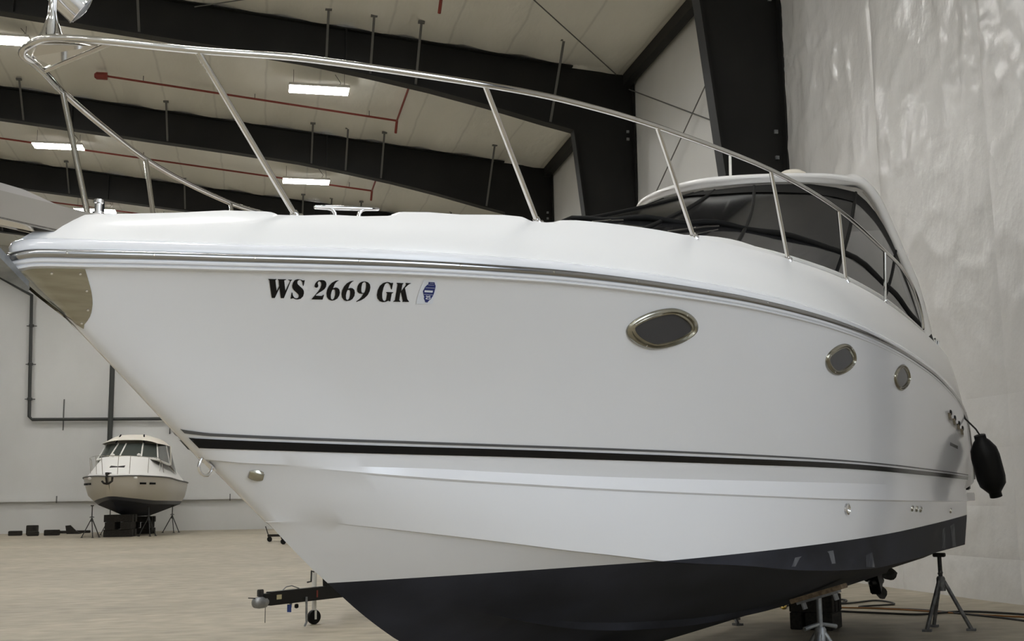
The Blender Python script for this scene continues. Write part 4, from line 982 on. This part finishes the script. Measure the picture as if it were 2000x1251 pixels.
def fpart(name, rowsfn, m_, smooth=True, angle=35):
    rows = [rowsfn(x) for x in fs]
    b = MB().grid([[P(*q) for q in r] for r in rows]); b.grid([[P(q[0], -q[1], q[2]) for q in r] for r in rows])
    l_ = rows[-1]; b.add([P(*q) for q in l_] + [P(q[0], -q[1], q[2]) for q in reversed(l_)], [tuple(range(2 * len(l_)))])
    return b.build(name, m_, far, smooth=smooth, angle=angle, merge=1e-4)
mix = lambda a_, b_, t: a_ + (b_ - a_) * t
M_fgel = mat('aged_gelcoat', (0.60, 0.57, 0.51), 0.3)
M_fblue = mat('dark_boot_stripe', (0.03, 0.035, 0.05), 0.4)
fpart('painted_bottom', lambda x: [x[0], mix(x[0], x[1], .5), x[1]], M_bottom)
fpart('boot_stripe', lambda x: [x[1], mix(x[1], x[2], .40)], M_fblue)
fpart('hull', lambda x: [mix(x[1], x[2], .40), x[2], mix(x[2], x[3], .5) + np.array([0, .02, 0]), x[3]], M_fgel)
fpart('deck', lambda x: [x[3], x[3] * np.array([1, .90, 1]) + np.array([0, 0, .07]), x[3] * np.array([1, .55, 1]) + np.array([0, 0, .10 + .80 * smooth01(x[3][0], .6, 3.6)]), x[3] * np.array([1, 0, 1]) + np.array([0, 0, .12 + .84 * smooth01(x[3][0], .6, 3.6)])], M_whitepaint, angle=60)
rr_ = MB().tube([P(x[3][0], x[3][1] + .01, x[3][2]) for x in reversed(fs)] + [P(x[3][0], -x[3][1] - .01, x[3][2]) for x in fs[1:]], .035, 6).build('rub_rail', M_brace, far)
for sd in (1, -1):
    for u in (1.7, 2.35):
        b_ = fb_rail(u) - .06; q = P(u, sd * (b_ + .015), 2.28); MB().box(q, (.36, .05, .085), Matrix.Rotation(-sd * .52, 3, 'Z')).build('hull_port', M_rubber, far)
# cabin trunk, windscreen panes, cream top
wB = [(3.3, 0, 3.50), (3.45, .75, 3.46), (3.9, 1.32, 3.36), (6.2, 1.50, 3.20)]; wT = [(4.5, 0, 4.14), (4.6, .6, 4.14), (4.85, 1.10, 4.12), (6.3, 1.28, 4.12)]
gB, gT = curve_fn(wB), curve_fn(wT)
def fw(tau, t, off=0):
    a_ = abs(tau); q = gB(a_) + (gT(a_) - gB(a_)) * t; return P(q[0] - off, (q[1] + off * .5) * (1 if tau >= 0 else -1), q[2])
M_fglass = mat('pale_grey_glass', (0.055, 0.065, 0.06), 0.1, spec=.6)
fe = [-1, -.68, -.30, -.10, .30, .68, 1]
for a_, b_ in zip(fe[:-1], fe[1:]):
    MB().grid([[fw(a_ + (b_ - a_) * i / 6, j / 3) for j in range(4)] for i in range(7)]).build('windscreen_pane', M_fglass, far, smooth=True, angle=180)
for e in fe: MB().tube([fw(e, 0, .01), fw(e, 1, .01)], .035, 6).build('windscreen_post', M_whitepaint, far)
MB().tube([fw(-1 + 2 * i / 24, 0) for i in range(25)], .05, 6).build('windscreen_sill', M_whitepaint, far)
tp = []
for u in (4.35, 4.6, 5.2, 6.2, 7.2):
    tp.append([P(u, 1.32 * s_ * (1 - .10 * max(0, 5.0 - u)), 4.12 + .46 * (1 - abs(s_) ** 3.2) * smooth01(u, 3.9, 5.0)) for s_ in [x / 8 for x in range(-8, 9)]])
tb = MB().grid(tp); tb.build('canvas_top', M_cream, far, smooth=True, angle=180)
MB().grid([[P(7.2, 1.32 * s_, 4.12 + .46 * (1 - abs(s_) ** 3.2)) for s_ in [x / 8 for x in range(-8, 9)]], [P(8.6, 1.4 * s_, 2.7) for s_ in [x / 8 for x in range(-8, 9)]]]).build('canvas_back', M_cream, far)
for sd in (1, -1):
    MB().add([P(6.3, sd * 1.50, 3.2), P(8.3, sd * 1.50, 2.8), P(7.2, sd * 1.32, 4.12), P(6.3, sd * 1.30, 4.12)], [(0, 1, 2, 3)]).build('side_curtain', M_sideglass, far)
    MB().tube([P(6.35, sd * 1.52, 3.2), P(7.25, sd * 1.34, 4.12)], .03, 6).build('canvas_seam', M_cream, far)
    MB().tube([P(4.38, sd * .62, 4.17), P(4.9, sd * .52, 4.55)], .035, 6).build('canvas_strap', M_canvas, far)
MB().box(P(1.9, 0, 3.02), (.35, .62, .05), Matrix.Rotation(-.28, 3, 'Y')).build('deck_hatch', M_rubber, far, bevel=.01)
# rail, anchor, lights
fr_p = [(.05, 0, 3.42), (.3, .35, 3.42), (.9, .72, 3.44), (2.2, 1.25, 3.42), (3.6, 1.5, 3.36), (4.4, 1.55, 2.65)]
MB().tube(smooth_path([P(q[0], -q[1], q[2]) for q in reversed(fr_p)] + [P(*q) for q in fr_p[1:]], 4), .016, 6).build('bow_rail', M_steel, far)
for sd in (1, -1):
    for q in fr_p[1:5]: MB().tube([P(q[0] + .1, sd * (q[1] - .05), 2.6), P(q[0], sd * q[1], q[2])], .013, 6).build('rail_post', M_steel, far)
MB().prism([P(.5, -.05, 2.72), P(-.28, -.05, 2.72), P(-.30, -.05, 2.62), P(.5, -.05, 2.66)], P(0, .10, 0)).build('bow_roller', M_darkwood, far)
aw = MB(); aw.tube([P(-.15, 0, 2.70), P(-.30, 0, 2.50), P(-.12, 0, 2.28)], .045, 8); aw.tube([P(-.12, -.20, 2.36), P(-.2, -.1, 2.27), P(-.15, 0, 2.25), P(-.2, .1, 2.27), P(-.12, .20, 2.36), P(-.15, .22, 2.52)], .045, 8); aw.build('anchor', M_darkwood, far)
for sd, u in ((1, .9), (-1, .9)): MB().lathe([(.02, -.05), (.07, -.03), (.08, .03), (.02, .06)], P(.95, sd * .95, 2.50), (0, 0, 1), 10).build('bow_light', M_whitepaint, far)
for v in (.62, -.5): MB().lathe([(.02, 0), (.08, .05), (.08, .12), (.02, .16)], P(3.25, v, 3.48), (0, 0, 1), 10).build('deck_lamp', M_whitepaint, far)
def floc(u, v): return Vector(FB) + Matrix.Rotation(FH, 3, 'Z') @ P(u, v, 0)
for (u, v, lab, sp, mm) in ((1.9, -1.0, 'dark stand at the left under the small far cruiser', .42, M_darkstand), (6.5, -1.2, 'dark stand behind the left front stand of the small far cruiser', .42, M_darkstand),
                        (2.6, 1.25, 'dark stand right of the keel blocks of the small far cruiser', .42, M_darkstand), (8.6, 1.3, 'dark stand at the right rear of the small far cruiser', .45, M_darkstand)):
    sk = jack_stand(lab, 0, 0, .3, mm, mm, spread=sp, hubz=.78, loc=floc(u, v), ztop=1.33 if u > 2 else 1.40, head=True); sk['group'] = 'stands of the far cruiser'
for (u, n_, lab) in ((2.9, 3, 'front timber stack under the small far cruiser'), (7.6, 3, 'rear timber stack under the small far cruiser')):
    r = thing('keel_block', lab, 'wood block', floc(u, 0), FH, 'timber under the far cruiser'); top = fz_k(u) - .01
    for k in range(n_):
        for s_ in (-1, 1):
            d_ = (1.2, .42) if k % 2 else (.42, 1.2)
            MB().box((s_ * .33 if k % 2 == 0 else 0, s_ * .33 if k % 2 else 0, top / n_ * (k + .5)), (d_[0] if k % 2 else .42, d_[1], top / n_ * .97)).build('timber', M_darkwood, r)

# timber lying by the far wall
WB = [(-11.35, 60.2, .55, .5, .22, 0, 'low dark timber block at the far left by the wall'), (-10.72, 60.9, .5, .42, .46, 0.0, 'tall dark timber block beside the low one at the far wall'), (-10.35, 59.0, .50, .45, .20, .1, 'short flat timber block in front of the tall one'),
      (-9.55, 59.2, .62, .45, .26, -.1, 'squarish timber block nearer the small far cruiser'), (-9.15, 63.0, 1.6, .3, .13, .05, 'long timber plank along the foot of the far wall')]
for x, y, a_, b_, h_, rz, lab in WB:
    o = MB().box((0, 0, h_ / 2 + .003), (a_, b_, h_)).build('timber_block', M_darkwood, bevel=.02); o.location = (x, y, 0); o.rotation_euler = (0, 0, rz); tag(o, lab, 'wood block', 'timber by the far wall')
o = MB().prism([(-.35, -.1, .0), (.35, -.1, .0), (.1, -.1, .12), (-.2, -.1, .42), (-.42, -.1, .40)], (0, .2, 0)).build('timber_offcut', M_darkwood); o.location = (-8.9, 61.6, 0.003); tag(o, 'tilted timber offcut left of the small far cruiser', 'wood block', 'timber by the far wall')
for x, y, lab in ((.62, 44.0, 'small dark stand on the far floor peeking past the stem'), (1.05, 41.0, 'low dark dolly on the far floor beside the stem')):
    r = thing('floor_dolly', lab, 'dolly', (x, y, 0))
    MB().box((0, 0, .22), (.75, .5, .08)).build('platform', M_darkwood, r, bevel=.01)
    for sx in (-1, 1):
        for sy in (-1, 1): MB().lathe([(.03, -.03), (.09, -.03), (.09, .03), (.03, .03)], (sx * .3, sy * .18, .092), (0, 1, 0), 12).build('wheel', M_rubber, r)
    MB().tube([(-.35, 0, .25), (-.45, 0, .55)], .02, 6).build('handle', M_darkstand, r)

# far wall: ledge, drain pipes
ledge = MB().box(((WX + LX) / 2, BACK - .10, 1.66), (WX - LX - .4, .18, .16)).build('trim_1', M_endwall); tag(ledge, kind='structure')
def wall_pipe(label, pts, r, m_=M_brace, couplings=()):
    t = thing('wall_pipe', label, 'pipe', pts[0], group='pipes on the far wall'); o_ = Vector(pts[0])
    MB().tube([Vector(p_) - o_ for p_ in pts], r, 10).build('pipe_run', m_, t, smooth=True, angle=60)
    for c_ in couplings: MB().lathe([(r * 1.0, -.07), (r * 1.5, -.06), (r * 1.5, .06), (r * 1.0, .07)], Vector(c_) - o_, (0, 0, 1), 12).build('coupling', m_, t); MB().box(Vector(c_) - o_ + Vector((0, .1, 0)), (.5, .05, .04)).build('bracket', m_, t)
    return t
PY = BACK - .22
M_pipe = mat('dark_grey_pipe', (0.045, 0.048, 0.045), 0.5)
wall_pipe('dark pipe bending down and along the far wall at left', [(-13.6, PY, 13.2), (-11.86, PY, 12.2), (-11.78, PY, 9), (-11.70, PY, 5.90), (-11.55, PY, 5.75), (-3.2, PY, 5.80)], .085, M_pipe, [(-11.80, PY, 10.6), (-11.76, PY, 8.6), (-11.72, PY, 6.8)])
wall_pipe('thick upright pipe on the far wall behind the small cruiser', [(-7.70, PY - .2, 12.4), (-7.70, PY - .2, 2.3)], .13, M_pipe)
for x, za, zb, lab in ((-10.05, 5.2, 6.8, 'short thin upright pipe crossing the far wall pipe at left'), (-4.75, 5.0, 6.2, 'short thin upright pipe by the stem of the big cruiser')):
    tag(MB().tube([(x, PY + .1, za), (x, PY + .1, zb)], .035, 6).build('conduit', M_brace), lab, 'pipe', 'thin conduits on the far wall')
o = MB().tube([(-13.0, 61.0, 13.35), (-11.7, 61, 13.2)], .05, 6).build('roof_pipe', M_pipe); tag(o, 'short dark pipe under the roof at the far left edge', 'pipe')
for x, w_ in ((-10.2, 'left of the small cruiser'), (-4.2, 'just right of the small cruiser'), (-1.6, 'near the stem of the big cruiser'), (1.5, 'hidden behind the big cruiser')):
    tag(MB().bar((x, BACK - .22, 1.50), (x, BACK - .22, 1.86), .10, .05).build('ledge_clip', M_brace), 'small dark bracket on the far wall ledge, ' + w_, 'bracket', 'brackets on the far wall ledge')
